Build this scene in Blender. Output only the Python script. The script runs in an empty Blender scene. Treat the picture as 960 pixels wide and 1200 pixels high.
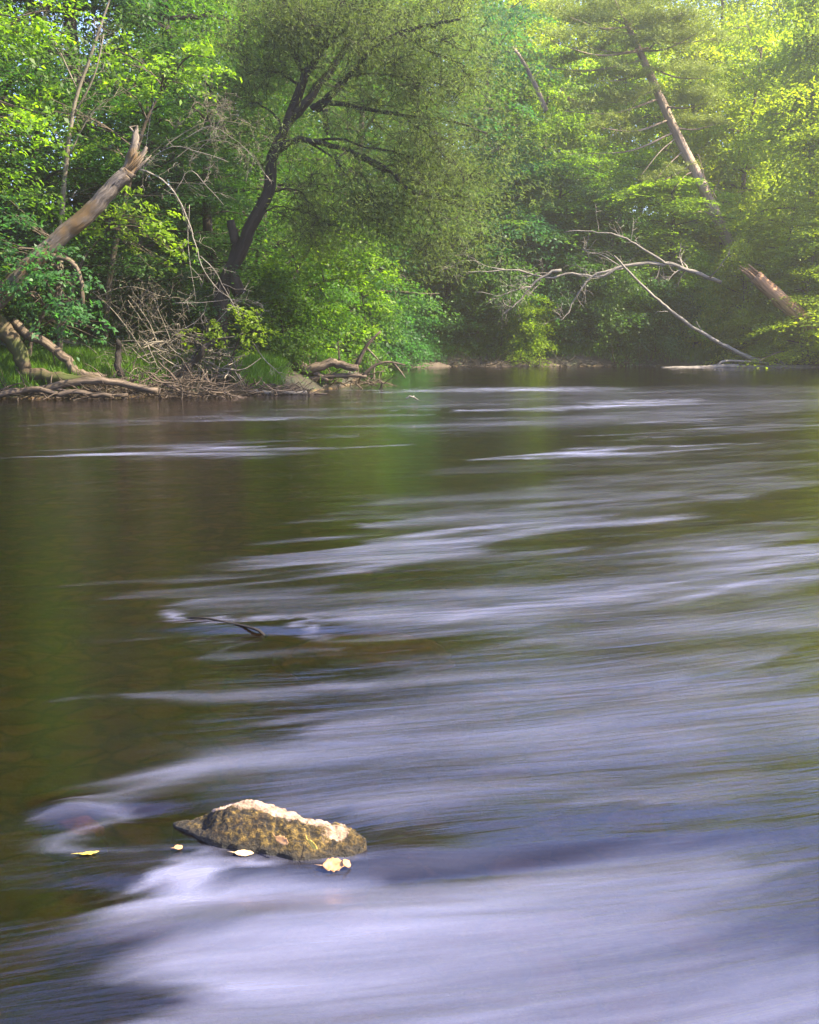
import bpy, math, random
import numpy as np
from mathutils import Vector, noise as mnoise

rad = math.radians
SC = bpy.context.scene
COL = SC.collection

# ------------------------------------------------------------------ camera model
F, PITCH, CAMH = 1300.0, rad(8.97), 1.4
CP, SP = math.cos(PITCH), math.sin(PITCH)

def ray(px, py):
    x, y = (px - 480) / F, (600 - py) / F
    return np.array([x, CP + y * SP, -SP + y * CP])

def at(px, py, Y):
    d = ray(px, py)
    t = Y / d[1]
    return np.array([0, 0, CAMH]) + d * t

def on_water(px, py, z=0.0):
    d = ray(px, py)
    t = (z - CAMH) / d[2]
    return np.array([0, 0, CAMH]) + d * t

# ------------------------------------------------------------------ numpy noise
def _hash(ix, iy, seed):
    h = (ix.astype(np.int64) * 374761393 + iy.astype(np.int64) * 668265263 + seed * 2147483647) & 0xFFFFFFFF
    h = ((h ^ (h >> 13)) * 1274126177) & 0xFFFFFFFF
    return ((h ^ (h >> 16)) & 0xFFFF) / 65535.0

def vnoise(x, y, seed=0):
    ix, iy = np.floor(x), np.floor(y)
    fx, fy = x - ix, y - iy
    fx, fy = fx * fx * (3 - 2 * fx), fy * fy * (3 - 2 * fy)
    a, b = _hash(ix, iy, seed), _hash(ix + 1, iy, seed)
    c, d = _hash(ix, iy + 1, seed), _hash(ix + 1, iy + 1, seed)
    return (a * (1 - fx) + b * fx) * (1 - fy) + (c * (1 - fx) + d * fx) * fy

def fbm(x, y, seed=0, octv=4):
    s, a, tot = 0, 1.0, 0
    for k in range(octv):
        s = s + a * vnoise(x * 2 ** k, y * 2 ** k, seed + k * 17)
        tot += a
        a *= 0.5
    return s / tot

# ------------------------------------------------------------------ mesh helpers
class MB:
    """collects quads and tris as arrays, builds ONE mesh object"""
    def __init__(self):
        self.v, self.q, self.t, self.n, self.g = [], [], [], 0, []
    def add(self, v, q=None, t=None, g=None):
        v = np.asarray(v, dtype=np.float32).reshape(-1, 3)
        if g is not None: self.g.append(np.asarray(g, dtype=np.float32).reshape(-1, 3))
        if q is not None and len(q): self.q.append(np.asarray(q, dtype=np.int64) + self.n)
        if t is not None and len(t): self.t.append(np.asarray(t, dtype=np.int64) + self.n)
        self.v.append(v)
        self.n += len(v)
    def mesh(self, name, smooth=True):
        v = np.concatenate(self.v) if self.v else np.zeros((0, 3), np.float32)
        q = np.concatenate(self.q) if self.q else np.zeros((0, 4), np.int64)
        t = np.concatenate(self.t) if self.t else np.zeros((0, 3), np.int64)
        me = bpy.data.meshes.new(name)
        me.vertices.add(len(v)); me.vertices.foreach_set('co', v.ravel())
        idx = np.concatenate([q.ravel(), t.ravel()]).astype(np.int32)
        me.loops.add(len(idx)); me.loops.foreach_set('vertex_index', idx)
        me.polygons.add(len(q) + len(t))
        st = np.concatenate([np.arange(len(q)) * 4, len(q) * 4 + np.arange(len(t)) * 3]).astype(np.int32)
        me.polygons.foreach_set('loop_start', st)
        me.update(calc_edges=True)
        if self.g and sum(len(a) for a in self.g) == len(v):
            a = me.attributes.new('grain', 'FLOAT_VECTOR', 'POINT'); a.data.foreach_set('vector', np.concatenate(self.g).ravel())
        if smooth:
            me.polygons.foreach_set('use_smooth', np.ones(len(q) + len(t), bool))
        return me
    def build(self, name, mat, parent=None, smooth=True):
        me = self.mesh(name, smooth)
        me.materials.append(mat)
        o = bpy.data.objects.new(name, me)
        COL.objects.link(o)
        if parent is not None: o.parent = parent
        return o

def tag(o, label=None, cat=None, group=None, kind=None):
    if label: o['label'] = label
    if cat: o['category'] = cat
    if group: o['group'] = group
    if kind: o['kind'] = kind
    return o

def root(name, loc, label, cat, group=None):
    o = bpy.data.objects.new(name, None)
    COL.objects.link(o)
    o.location = tuple(float(c) for c in loc)
    o.empty_display_size = .2
    return tag(o, label, cat, group)

def unit(v):
    v = np.asarray(v, float)
    return v / (np.linalg.norm(v, axis=-1, keepdims=True) + 1e-9)

def smooth_path(pts, sub=4):
    """Catmull-Rom through the points"""
    p = [np.asarray(a, float) for a in pts]
    if len(p) < 3: 
        return [p[0] + (p[-1] - p[0]) * k / sub for k in range(sub + 1)]
    p = [2 * p[0] - p[1]] + p + [2 * p[-1] - p[-2]]
    out = []
    for i in range(1, len(p) - 2):
        for k in range(sub):
            t = k / sub
            out.append(0.5 * ((2 * p[i]) + (-p[i-1] + p[i+1]) * t + (2*p[i-1] - 5*p[i] + 4*p[i+1] - p[i+2]) * t*t
                              + (-p[i-1] + 3*p[i] - 3*p[i+1] + p[i+2]) * t**3))
    out.append(p[-2])
    return out

def tube(mb, pts, r0, r1, seg=6, rough=0.0, rng=None, cap=True, power=1.0, ridge=0.0, warp=0.0):
    pts = [np.asarray(a, float) for a in pts]
    n = len(pts)
    ang = np.arange(seg) * 2 * math.pi / seg
    V, G, ln = [], [], 0.0
    ph = float(abs(pts[0][0] * 7 + pts[-1][2] * 3) % 50)
    if warp and n > 3:
        sd_ = int(ph * 100)
        rw = np.random.default_rng(sd_)
        off = np.cumsum(rw.standard_normal((n, 3)), 0) * warp
        off -= np.linspace(0, 1, n)[:, None] * off[-1]
        off -= off[0] * np.linspace(1, 0, n)[:, None]
        pts = [p + o for p, o in zip(pts, off)]
    ref = None
    for i, p in enumerate(pts):
        t = unit(pts[min(i + 1, n - 1)] - pts[max(i - 1, 0)])
        if ref is None:
            ref = np.array([0, 0, 1.]) if abs(t[2]) < .9 else np.array([1., 0, 0])
        a = unit(np.cross(t, ref)); b = np.cross(t, a); ref = -np.cross(t, a) if False else ref
        r = r0 + (r1 - r0) * (i / max(n - 1, 1)) ** power
        rr = np.full(seg, r)
        if rough and rng is not None: rr = rr * (1 + rough * rng.standard_normal(seg))
        if i: ln += float(np.linalg.norm(p - pts[i - 1]))
        if ridge:
            cx, sx_ = np.cos(ang) * 2.2 + 20 + ph, np.sin(ang) * 2.2 + 20 + ln * .35
            rr = rr * (1 + ridge * (fbm(cx, sx_, 7, 3) - .5) * 2)
        G.append(np.stack([np.cos(ang) * r + ph, np.sin(ang) * r, np.full(seg, ln)], -1))
        V.append(p + (np.cos(ang)[:, None] * a + np.sin(ang)[:, None] * b) * rr[:, None])
    V = np.concatenate(V)
    G = np.concatenate(G)
    Q = []
    for i in range(n - 1):
        for k in range(seg):
            Q.append((i*seg+k, i*seg+(k+1) % seg, (i+1)*seg+(k+1) % seg, (i+1)*seg+k))
    T = []
    if cap:
        V = np.concatenate([V, [pts[0]], [pts[-1]]]); G = np.concatenate([G, [[ph, 0, 0]], [[ph, 0, ln]]])
        a0, a1 = n * seg, n * seg + 1
        for k in range(seg):
            T.append((a0, (k+1) % seg, k)); T.append((a1, (n-1)*seg+k, (n-1)*seg+(k+1) % seg))
    mb.add(V, Q, T, G)

def twigs(mb, pts, r0, rng, n=6, length=1.0, depth=2, spread=.9, up=0.0, bend=.25, start=.15, rmin=.004, tips=None, seg=3):
    """side twigs off a path, recursive; collects tip segments in tips"""
    pts = [np.asarray(a, float) for a in pts]
    N = len(pts)
    for _ in range(n):
        f = start + (1 - start) * rng.random()
        k = min(int(f * (N - 1)), N - 2)
        p = pts[k] + (pts[k+1] - pts[k]) * rng.random()
        d = unit(pts[k+1] - pts[k])
        rnd = unit(rng.standard_normal(3))
        d = unit(d * (1.1 - spread * .5) + rnd * spread + np.array([0, 0, up]))
        L = length * (.45 + .8 * rng.random()) * (1.1 - .6 * f)
        q, path = p, [p]
        for s in range(4):
            d = unit(d + bend * rng.standard_normal(3) + np.array([0, 0, up * .3]))
            q = q + d * L / 4
            path.append(q)
        r = max(rmin, r0 * (.5 - .25 * f))
        tube(mb, path, r, max(rmin * .6, r * .3), seg=seg, cap=False)
        if tips is not None: tips.append(path)
        if depth > 1:
            twigs(mb, path, r, rng, n=max(2, int(n * .6)), length=length * .5, depth=depth - 1, spread=spread,
                  up=up, bend=bend, start=.2, rmin=rmin, tips=tips, seg=seg)

def leaf_quads(mb, c, nrm, ax, L, W, fold=.15):
    """folded diamond leaves: every leaf a quad of its own"""
    ax = unit(ax - nrm * np.sum(ax * nrm, 1, keepdims=True))
    b = np.cross(nrm, ax)
    L, W = L[:, None], W[:, None]
    V = np.stack([c - ax * L * .5, c + b * W * .5 + nrm * W * fold - ax * L * .08, c + ax * L * .5 - nrm * L * .08,
                  c - b * W * .5 + nrm * W * fold - ax * L * .08], 1)
    n = len(c)
    mb.add(V.reshape(-1, 3), np.arange(n * 4).reshape(n, 4))

def sprays(mb, C, O, R, rng, n=120, size=.13, thick=.16, up=1.0, out=.45, jit=.5, droop=.35, aspect=.5, hang=.35):
    """flat layered sprays of leaves. C centres, O outward dirs, R radii"""
    C, O, R = np.asarray(C, float), unit(np.asarray(O, float)), np.asarray(R, float)
    if len(C) == 0: return
    cnt = np.maximum(8, (n * R ** 2).astype(int))
    idx = np.repeat(np.arange(len(C)), cnt)
    m = len(idx)
    Z = np.array([0, 0, 1.])
    N = unit(Z * up + O * out + .22 * rng.standard_normal(O.shape))
    E1 = unit(O - N * np.sum(O * N, 1, keepdims=True) + 1e-4)
    E2 = np.cross(N, E1)
    rr = np.sqrt(rng.random(m)) * (1 + .35 * rng.standard_normal(m) * (rng.random(m) < .3))
    th = rng.random(m) * 2 * math.pi
    # ragged outline: radius modulated per spray and angle
    ph = rng.random(len(C)) * 6.28
    lob = 1 + .28 * np.sin(3 * th + ph[idx]) + .2 * np.sin(5 * th + 2.3 * ph[idx])
    rr = rr * lob
    Rr = R[idx]
    u, w = rr * np.cos(th) * 1.15 * Rr, rr * np.sin(th) * .85 * Rr
    P = C[idx] + E1[idx] * u[:, None] + E2[idx] * w[:, None] + N[idx] * (rng.standard_normal(m) * thick * Rr)[:, None]
    P[:, 2] -= droop * (rr ** 2) * Rr * .5
    nn = unit(N[idx] + jit * rng.standard_normal((m, 3)))
    ax = E1[idx] * np.cos(th)[:, None] + E2[idx] * np.sin(th)[:, None] + .6 * rng.standard_normal((m, 3)) - Z * hang
    L = size * (.65 + .7 * rng.random(m))
    leaf_quads(mb, P, nn, ax, L, L * aspect * (.8 + .4 * rng.random(m)))

# ------------------------------------------------------------------ materials
def new_mat(name):
    m = bpy.data.materials.new(name)
    m.use_nodes = True
    nt = m.node_tree
    nt.nodes.clear()
    return m, nt, nt.nodes, nt.links

def N_(nodes, typ, **kw):
    n = nodes.new(typ)
    for k, v in kw.items():
        if k in n.inputs.keys() if isinstance(k, str) else False:
            n.inputs[k].default_value = v
        else:
            setattr(n, k, v)
    return n

def ramp(nodes, stops, interp='LINEAR'):
    r = nodes.new('ShaderNodeValToRGB')
    r.color_ramp.interpolation = interp
    e = r.color_ramp.elements
    while len(e) < len(stops): e.new(.5)
    for el, (p, c) in zip(e, stops):
        el.position = p
        el.color = (*c, 1) if len(c) == 3 else c
    return r

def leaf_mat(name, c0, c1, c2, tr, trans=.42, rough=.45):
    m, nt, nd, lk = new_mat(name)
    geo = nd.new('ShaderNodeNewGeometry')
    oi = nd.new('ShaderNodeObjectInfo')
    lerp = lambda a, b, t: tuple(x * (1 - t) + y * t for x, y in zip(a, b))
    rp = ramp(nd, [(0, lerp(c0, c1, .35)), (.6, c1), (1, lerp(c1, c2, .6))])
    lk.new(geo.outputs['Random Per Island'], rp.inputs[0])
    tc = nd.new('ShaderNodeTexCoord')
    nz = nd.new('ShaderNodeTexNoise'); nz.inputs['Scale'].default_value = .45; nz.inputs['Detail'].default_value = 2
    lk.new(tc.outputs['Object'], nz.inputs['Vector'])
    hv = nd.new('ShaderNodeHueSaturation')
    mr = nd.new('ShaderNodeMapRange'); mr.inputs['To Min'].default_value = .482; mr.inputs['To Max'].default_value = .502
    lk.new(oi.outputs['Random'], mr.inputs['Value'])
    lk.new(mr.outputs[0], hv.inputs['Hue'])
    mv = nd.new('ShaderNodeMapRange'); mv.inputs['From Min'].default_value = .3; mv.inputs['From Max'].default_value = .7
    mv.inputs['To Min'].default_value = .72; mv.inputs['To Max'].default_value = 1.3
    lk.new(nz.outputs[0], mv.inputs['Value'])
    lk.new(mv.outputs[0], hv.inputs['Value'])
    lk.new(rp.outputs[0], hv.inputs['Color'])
    df = nd.new('ShaderNodeBsdfPrincipled')
    df.inputs['Roughness'].default_value = rough
    df.inputs['Specular IOR Level'].default_value = .22
    lk.new(hv.outputs[0], df.inputs['Base Color'])
    tl = nd.new('ShaderNodeBsdfTranslucent')
    mx = nd.new('ShaderNodeMix'); mx.data_type = 'RGBA'; mx.blend_type = 'MULTIPLY'; mx.inputs[0].default_value = 1
    lk.new(hv.outputs[0], mx.inputs[6]); mx.inputs[7].default_value = (*tr, 1)
    lk.new(mx.outputs[2], tl.inputs['Color'])
    ms = nd.new('ShaderNodeMixShader'); ms.inputs[0].default_value = trans
    lk.new(df.outputs[0], ms.inputs[1]); lk.new(tl.outputs[0], ms.inputs[2])
    out = nd.new('ShaderNodeOutputMaterial')
    lk.new(ms.outputs[0], out.inputs[0])
    return m

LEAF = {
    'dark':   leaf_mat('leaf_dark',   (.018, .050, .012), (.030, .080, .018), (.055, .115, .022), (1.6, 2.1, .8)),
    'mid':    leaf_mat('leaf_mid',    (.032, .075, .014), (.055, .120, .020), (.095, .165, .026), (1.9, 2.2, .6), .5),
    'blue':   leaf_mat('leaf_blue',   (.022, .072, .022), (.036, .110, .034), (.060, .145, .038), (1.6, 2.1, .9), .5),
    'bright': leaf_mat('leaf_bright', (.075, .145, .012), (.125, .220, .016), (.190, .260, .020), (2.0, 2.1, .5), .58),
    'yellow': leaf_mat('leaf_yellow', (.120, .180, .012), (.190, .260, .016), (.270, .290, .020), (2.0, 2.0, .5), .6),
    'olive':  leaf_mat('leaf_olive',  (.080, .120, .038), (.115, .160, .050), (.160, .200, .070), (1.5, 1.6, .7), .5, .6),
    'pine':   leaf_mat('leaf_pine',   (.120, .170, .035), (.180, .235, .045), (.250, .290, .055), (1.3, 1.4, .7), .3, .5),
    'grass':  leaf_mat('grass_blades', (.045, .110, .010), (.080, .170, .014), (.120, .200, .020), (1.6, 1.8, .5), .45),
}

def bark_mat(name, c0, c1, scale=6, moss=None, moss_amt=.0, bump=.6, stretch=(1, 1, .12)):
    m, nt, nd, lk = new_mat(name)
    tc = nd.new('ShaderNodeTexCoord')
    ga = nd.new('ShaderNodeAttribute'); ga.attribute_name = 'grain'
    mp = nd.new('ShaderNodeMapping'); mp.inputs['Scale'].default_value = stretch
    lk.new(tc.outputs['Object'] if stretch[2] == 1 else ga.outputs['Vector'], mp.inputs[0])
    nz = nd.new('ShaderNodeTexNoise'); nz.inputs['Scale'].default_value = scale; nz.inputs['Detail'].default_value = 8
    nz.inputs['Roughness'].default_value = .7
    lk.new(mp.outputs[0], nz.inputs['Vector'])
    rp = ramp(nd, [(.36, c0), (.64, c1)])
    lk.new(nz.outputs[0], rp.inputs[0])
    colr = rp.outputs[0]
    if moss:
        nz2 = nd.new('ShaderNodeTexNoise'); nz2.inputs['Scale'].default_value = 1.6; nz2.inputs['Detail'].default_value = 5
        lk.new(tc.outputs['Object'], nz2.inputs['Vector'])
        r2 = ramp(nd, [(.5 - moss_amt * .5, (0, 0, 0)), (.62 - moss_amt * .4, (1, 1, 1))])
        lk.new(nz2.outputs[0], r2.inputs[0])
        mx = nd.new('ShaderNodeMix'); mx.data_type = 'RGBA'
        lk.new(r2.outputs[0], mx.inputs[0]); lk.new(colr, mx.inputs[6]); mx.inputs[7].default_value = (*moss, 1)
        colr = mx.outputs[2]
    bs = nd.new('ShaderNodeBsdfPrincipled'); bs.inputs['Roughness'].default_value = .85
    bs.inputs['Specular IOR Level'].default_value = .2
    lk.new(colr, bs.inputs['Base Color'])
    bp = nd.new('ShaderNodeBump'); bp.inputs['Strength'].default_value = bump; bp.inputs['Distance'].default_value = .05
    lk.new(nz.outputs[0], bp.inputs['Height']); lk.new(bp.outputs[0], bs.inputs['Normal'])
    out = nd.new('ShaderNodeOutputMaterial'); lk.new(bs.outputs[0], out.inputs[0])
    return m

BARK = {
    'dark':  bark_mat('bark_dark', (.008, .006, .005), (.038, .030, .025), 14),
    'brown': bark_mat('bark_brown', (.050, .036, .026), (.130, .100, .075)),
    'snag':  bark_mat('weathered_snag_wood', (.040, .031, .025), (.20, .160, .130), 16, (.12, .075, .035), .0),
    'moss':  bark_mat('mossy_bark', (.040, .028, .018), (.11, .08, .05), 6, (.050, .058, .016), .12),
    'grey':  bark_mat('bleached_deadwood', (.085, .072, .060), (.29, .25, .21), 18),
    'drift': bark_mat('driftwood', (.035, .025, .018), (.17, .125, .092), 18),
    'pine':  bark_mat('pine_bark', (.13, .09, .07), (.36, .27, .21), 9),
    'rust':  bark_mat('bare_orange_wood', (.12, .055, .025), (.45, .26, .14), 9),
    'twig':  bark_mat('dry_twigs', (.09, .075, .055), (.22, .185, .14), 9),
    'dtwig': bark_mat('dark_twigs', (.028, .020, .016), (.11, .08, .06), 9),
}

# ------------------------------------------------------------------ terrain
SHORE = [(-16, -12), (-15.5, 0), (-14.5, 10), (-12.8, 18), (-11, 23.2), (-9.4, 25.4), (-7, 26.2), (-4.4, 27.2), (-2.7, 28.6),
         (-1.9, 31), (-1.7, 36), (-2.0, 43), (-2.2, 49), (-1.0, 53.2), (3, 54.6), (8, 54.0), (12, 54.8), (16, 53.5), (20, 51.5),
         (25, 47), (29, 40), (30, 30), (28, 18), (25, 8), (23, -4), (22, -12)]
SHORE = np.array(SHORE, float)

def river_sd(x, y):
    """signed distance to the river outline, negative in the water"""
    x, y = np.asarray(x, float), np.asarray(y, float)
    d = np.full(x.shape, 1e9)
    ins = np.zeros(x.shape, bool)
    n = len(SHORE)
    for i in range(n):
        a, b = SHORE[i], SHORE[(i + 1) % n]
        e = b - a
        t = np.clip(((x - a[0]) * e[0] + (y - a[1]) * e[1]) / (e @ e), 0, 1)
        d = np.minimum(d, np.hypot(x - a[0] - t * e[0], y - a[1] - t * e[1]))
        c = (a[1] > y) != (b[1] > y)
        xi = (b[0] - a[0]) * (y - a[1]) / (b[1] - a[1] + 1e-12) + a[0]
        ins ^= c & (x < xi)
    return np.where(ins, -d, d)

def ground_h(x, y):
    x, y = np.asarray(x, float), np.asarray(y, float)
    sd = river_sd(x, y) + .5 * (fbm(x * .5, y * .5, 3, 3) - .5)
    dep = -np.minimum(.75, .13 * -sd + .05) + .10 * (fbm(x * 1.3, y * 1.3, 5, 3) - .5)
    bank = .75 * (1 - np.exp(-np.maximum(sd, 0) / .7)) + .05 * np.clip(sd - 2, 0, 10) + .22 * np.clip(sd - 10, 0, 60) \
        + .25 * (fbm(x * .4, y * .4, 9, 3) - .5) * np.clip(sd, 0, 1)
    k = np.clip(sd / .25 + .5, 0, 1)
    return dep * (1 - k) + bank * k

def gz(x, y):
    return float(ground_h(np.array([x]), np.array([y]))[0])

def grid_mesh(xs, ys, Z):
    nx, ny = len(xs), len(ys)
    X, Y = np.meshgrid(xs, ys)
    mb = MB()
    i = np.arange(nx * ny).reshape(ny, nx)
    q = np.stack([i[:-1, :-1], i[:-1, 1:], i[1:, 1:], i[1:, :-1]], -1).reshape(-1, 4)
    mb.add(np.stack([X, Y, Z], -1).reshape(-1, 3), q)
    return mb

def axis(segs):
    out = []
    for a, b, s in segs:
        out.append(np.arange(a, b, s))
    out.append([segs[-1][1]])
    return np.concatenate(out)

def ground_mat():
    m, nt, nd, lk = new_mat('bank_soil_and_river_bed')
    geo = nd.new('ShaderNodeNewGeometry')
    sep = nd.new('ShaderNodeSeparateXYZ'); lk.new(geo.outputs['Position'], sep.inputs[0])
    # soil and leaf litter
    n1 = nd.new('ShaderNodeTexNoise'); n1.inputs['Scale'].default_value = 2.2; n1.inputs['Detail'].default_value = 8
    n1.inputs['Roughness'].default_value = .7
    lk.new(geo.outputs['Position'], n1.inputs['Vector'])
    soil = ramp(nd, [(.3, (.012, .009, .006)), (.5, (.032, .022, .013)), (.62, (.022, .030, .010)), (.75, (.06, .04, .022))])
    lk.new(n1.outputs[0], soil.inputs[0])
    # stones of the bed
    wv = nd.new('ShaderNodeTexNoise'); wv.inputs['Scale'].default_value = 3; wv.inputs['Detail'].default_value = 3
    lk.new(geo.outputs['Position'], wv.inputs['Vector'])
    av = nd.new('ShaderNodeVectorMath'); av.operation = 'MULTIPLY_ADD'
    lk.new(wv.outputs['Color'], av.inputs[0]); av.inputs[1].default_value = (.35, .35, 0); lk.new(geo.outputs['Position'], av.inputs[2])
    vo = nd.new('ShaderNodeTexVoronoi'); vo.inputs['Scale'].default_value = 4.2
    lk.new(av.outputs[0], vo.inputs['Vector'])
    vo2 = nd.new('ShaderNodeTexVoronoi'); vo2.feature = 'DISTANCE_TO_EDGE'; vo2.inputs['Scale'].default_value = 4.2
    lk.new(av.outputs[0], vo2.inputs['Vector'])
    st = ramp(nd, [(0, (.05, .028, .010)), (.35, (.13, .07, .022)), (.6, (.26, .15, .055)), (.85, (.10, .075, .026)), (1, (.45, .27, .13))])
    lk.new(vo.outputs['Color'], st.inputs[0])
    ed = ramp(nd, [(0, (.25, .22, .18)), (.16, (1, 1, 1))])
    lk.new(vo2.outputs['Distance'], ed.inputs[0])
    mu = nd.new('ShaderNodeMix'); mu.data_type = 'RGBA'; mu.blend_type = 'MULTIPLY'; mu.inputs[0].default_value = 1
    lk.new(st.outputs[0], mu.inputs[6]); lk.new(ed.outputs[0], mu.inputs[7])
    mr = nd.new('ShaderNodeMapRange'); mr.inputs['From Min'].default_value = -.02; mr.inputs['From Max'].default_value = .05
    lk.new(sep.outputs['Z'], mr.inputs['Value'])
    mx = nd.new('ShaderNodeMix'); mx.data_type = 'RGBA'
    lk.new(mr.outputs[0], mx.inputs[0]); lk.new(mu.outputs[2], mx.inputs[6]); lk.new(soil.outputs[0], mx.inputs[7])
    bs = nd.new('ShaderNodeBsdfPrincipled'); bs.inputs['Roughness'].default_value = .9
    lk.new(mx.outputs[2], bs.inputs['Base Color'])
    bp = nd.new('ShaderNodeBump'); bp.inputs['Strength'].default_value = .8; bp.inputs['Distance'].default_value = .08
    lk.new(n1.outputs[0], bp.inputs['Height']); lk.new(bp.outputs[0], bs.inputs['Normal'])
    out = nd.new('ShaderNodeOutputMaterial'); lk.new(bs.outputs[0], out.inputs[0])
    return m

def build_ground():
    xs = axis([(-150, -60, 6), (-60, -24, 1.5), (-24, 32, .28), (32, 60, 1.5), (60, 150, 6)])
    ys = axis([(-60, -14, 4), (-14, 18, .5), (18, 60, .28), (60, 100, 1.5), (100, 150, 5)])
    X, Y = np.meshgrid(xs, ys)
    o = grid_mesh(xs, ys, ground_h(X, Y)).build('ground', ground_mat())
    tag(o, kind='structure')
build_ground()

# ------------------------------------------------------------------ water
# riffles: stretches of broken, faster water, with sky reflections painted in as pale colour.  (x0,y0) -> (x1,y1) picked on the photograph, laid on the river in metres
def W(px, py): return on_water(px, py)[:2]
RIFF_SKY = [  # pts, half width start/end in metres, strength
    ([(78, 535), (130, 532), (200, 530)], .14, .62, .85), ([(200, 530), (260, 528), (345, 524)], .60, .12, .62), ([(150, 524), (290, 518), (440, 508)], .3, .1, .35),
    ([(60, 500), (200, 490), (360, 485)], .3, .5, .25), ([(195, 494), (260, 493), (330, 491)], .15, .4, .6), ([(330, 491), (480, 486)], .4, .15, .40), ([(300, 482), (560, 474)], .5, .4, .35),
    ([(110, 567), (200, 561)], .05, .03, .3),
    ([(465, 459), (560, 456), (660, 457)], .9, 1.6, .95), ([(540, 481), (620, 480), (700, 476), (790, 470)], .35, .85, .95),
    ([(500, 470), (700, 464), (930, 458)], 3.0, 3.4, .24), ([(520, 500), (760, 488), (960, 470)], 1.2, 1.6, .35), ([(690, 498), (760, 495), (830, 491)], .2, .4, .5),
    ([(618, 538), (660, 533), (720, 529)], .16, .55, .9), ([(720, 529), (770, 525), (830, 519)], .52, .14, .65), ([(740, 516), (820, 506), (940, 494)], .2, .6, .5),
    ([(480, 590), (640, 578), (830, 556), (960, 540)], .4, .5, .32), ([(440, 612), (600, 604), (760, 585)], .25, .35, .5),
    ([(560, 628), (760, 592), (940, 560)], .28, .36, .30), ([(420, 640), (560, 625), (700, 606)], .18, .3, .48), ([(560, 550), (760, 540), (960, 515)], .4, .5, .18),
    ([(250, 690), (420, 655), (560, 640)], .22, .34, .55), ([(230, 708), (340, 700), (470, 700), (640, 700), (800, 678), (960, 640)], .16, .46, .66),
    ([(310, 722), (420, 722), (560, 720), (720, 700), (880, 672)], .10, .24, 1.0), ([(640, 660), (800, 640), (960, 610)], .16, .26, .26),
    ([(178, 716), (240, 719), (300, 733)], .03, .05, 1.0), ([(300, 733), (340, 741)], .05, .03, 1.0), ([(300, 736), (460, 742), (640, 728)], .03, .05, .6),
    ([(170, 752), (260, 762), (420, 756)], .05, .06, .30), ([(640, 740), (800, 725), (960, 700)], .18, .24, .28),
    ([(480, 775), (700, 750), (960, 725)], .12, .2, .36), ([(140, 815), (260, 818), (400, 800)], .06, .12, .42), ([(420, 800), (640, 780), (960, 770)], .10, .2, .34),
    ([(360, 850), (600, 815), (960, 790)], .16, .34, .62), ([(60, 935), (200, 895), (420, 880), (700, 850), (960, 840)], .08, .34, .70),
    ([(40, 958), (110, 945), (190, 985)], .05, .06, .45), ([(440, 935), (640, 900), (800, 880)], .20, .24, .62),
    ([(230, 1042), (420, 1066), (700, 1046), (860, 1020)], .16, .20, .72), ([(230, 1150), (420, 1120), (780, 1080)], .24, .32, .95), ([(260, 1270), (500, 1220), (960, 1200)], .34, .40, .92),
    ([(210, 1012), (400, 1036)], .08, .09, .85), ([(780, 940), (960, 915)], .10, .14, .35),
]
CALM = [  # smoother tongues between them
    ([(470, 1030), (560, 1020), (720, 985), (960, 930)], .05, .09, .85), ([(330, 750), (480, 748), (640, 738)], .05, .03, .9), ([(180, 790), (420, 780), (640, 760)], .08, .08, .7),
    ([(640, 640), (740, 630)], .16, .12, .9), ([(390, 690), (520, 690)], .08, .05, .6), ([(360, 815), (600, 795)], .07, .05, .6), ([(820, 790), (960, 780)], .10, .14, .6),
    ([(-60, 1010), (-20, 1230)], .24, .22, 1.0), ([(0, 1010), (200, 1003)], .06, .03, 1.0), ([(860, 1010), (960, 985)], .07, .09, .7),
]

def zone(x, y, lst):
    m = np.zeros(x.shape)
    for pts, w0, w1, s in lst:
        P = [W(*p) for p in pts]
        n = len(P) - 1
        best = np.zeros(x.shape)
        for i in range(n):
            a, b = P[i], P[i + 1]
            e = b - a
            t0 = ((x - a[0]) * e[0] + (y - a[1]) * e[1]) / (e @ e)
            t = np.clip(t0, 0, 1)
            w = w0 + (w1 - w0) * (i + t) / n
            d = np.hypot(x - a[0] - t * e[0], y - a[1] - t * e[1])
            ex = np.exp(-(d / w) ** 2 * 1.2)
            ta = 1.0 if n < 1 else np.clip((t0 + (i > 0) * 9 + .0) / .5 + 1.0, 0, 1) if i == 0 else 1.0
            best = np.maximum(best, ex * ta)
        m = 1 - (1 - m) * (1 - best * s)
    return m

ROCK = on_water(305, 1000)            # centre of the rock, on the water

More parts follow.
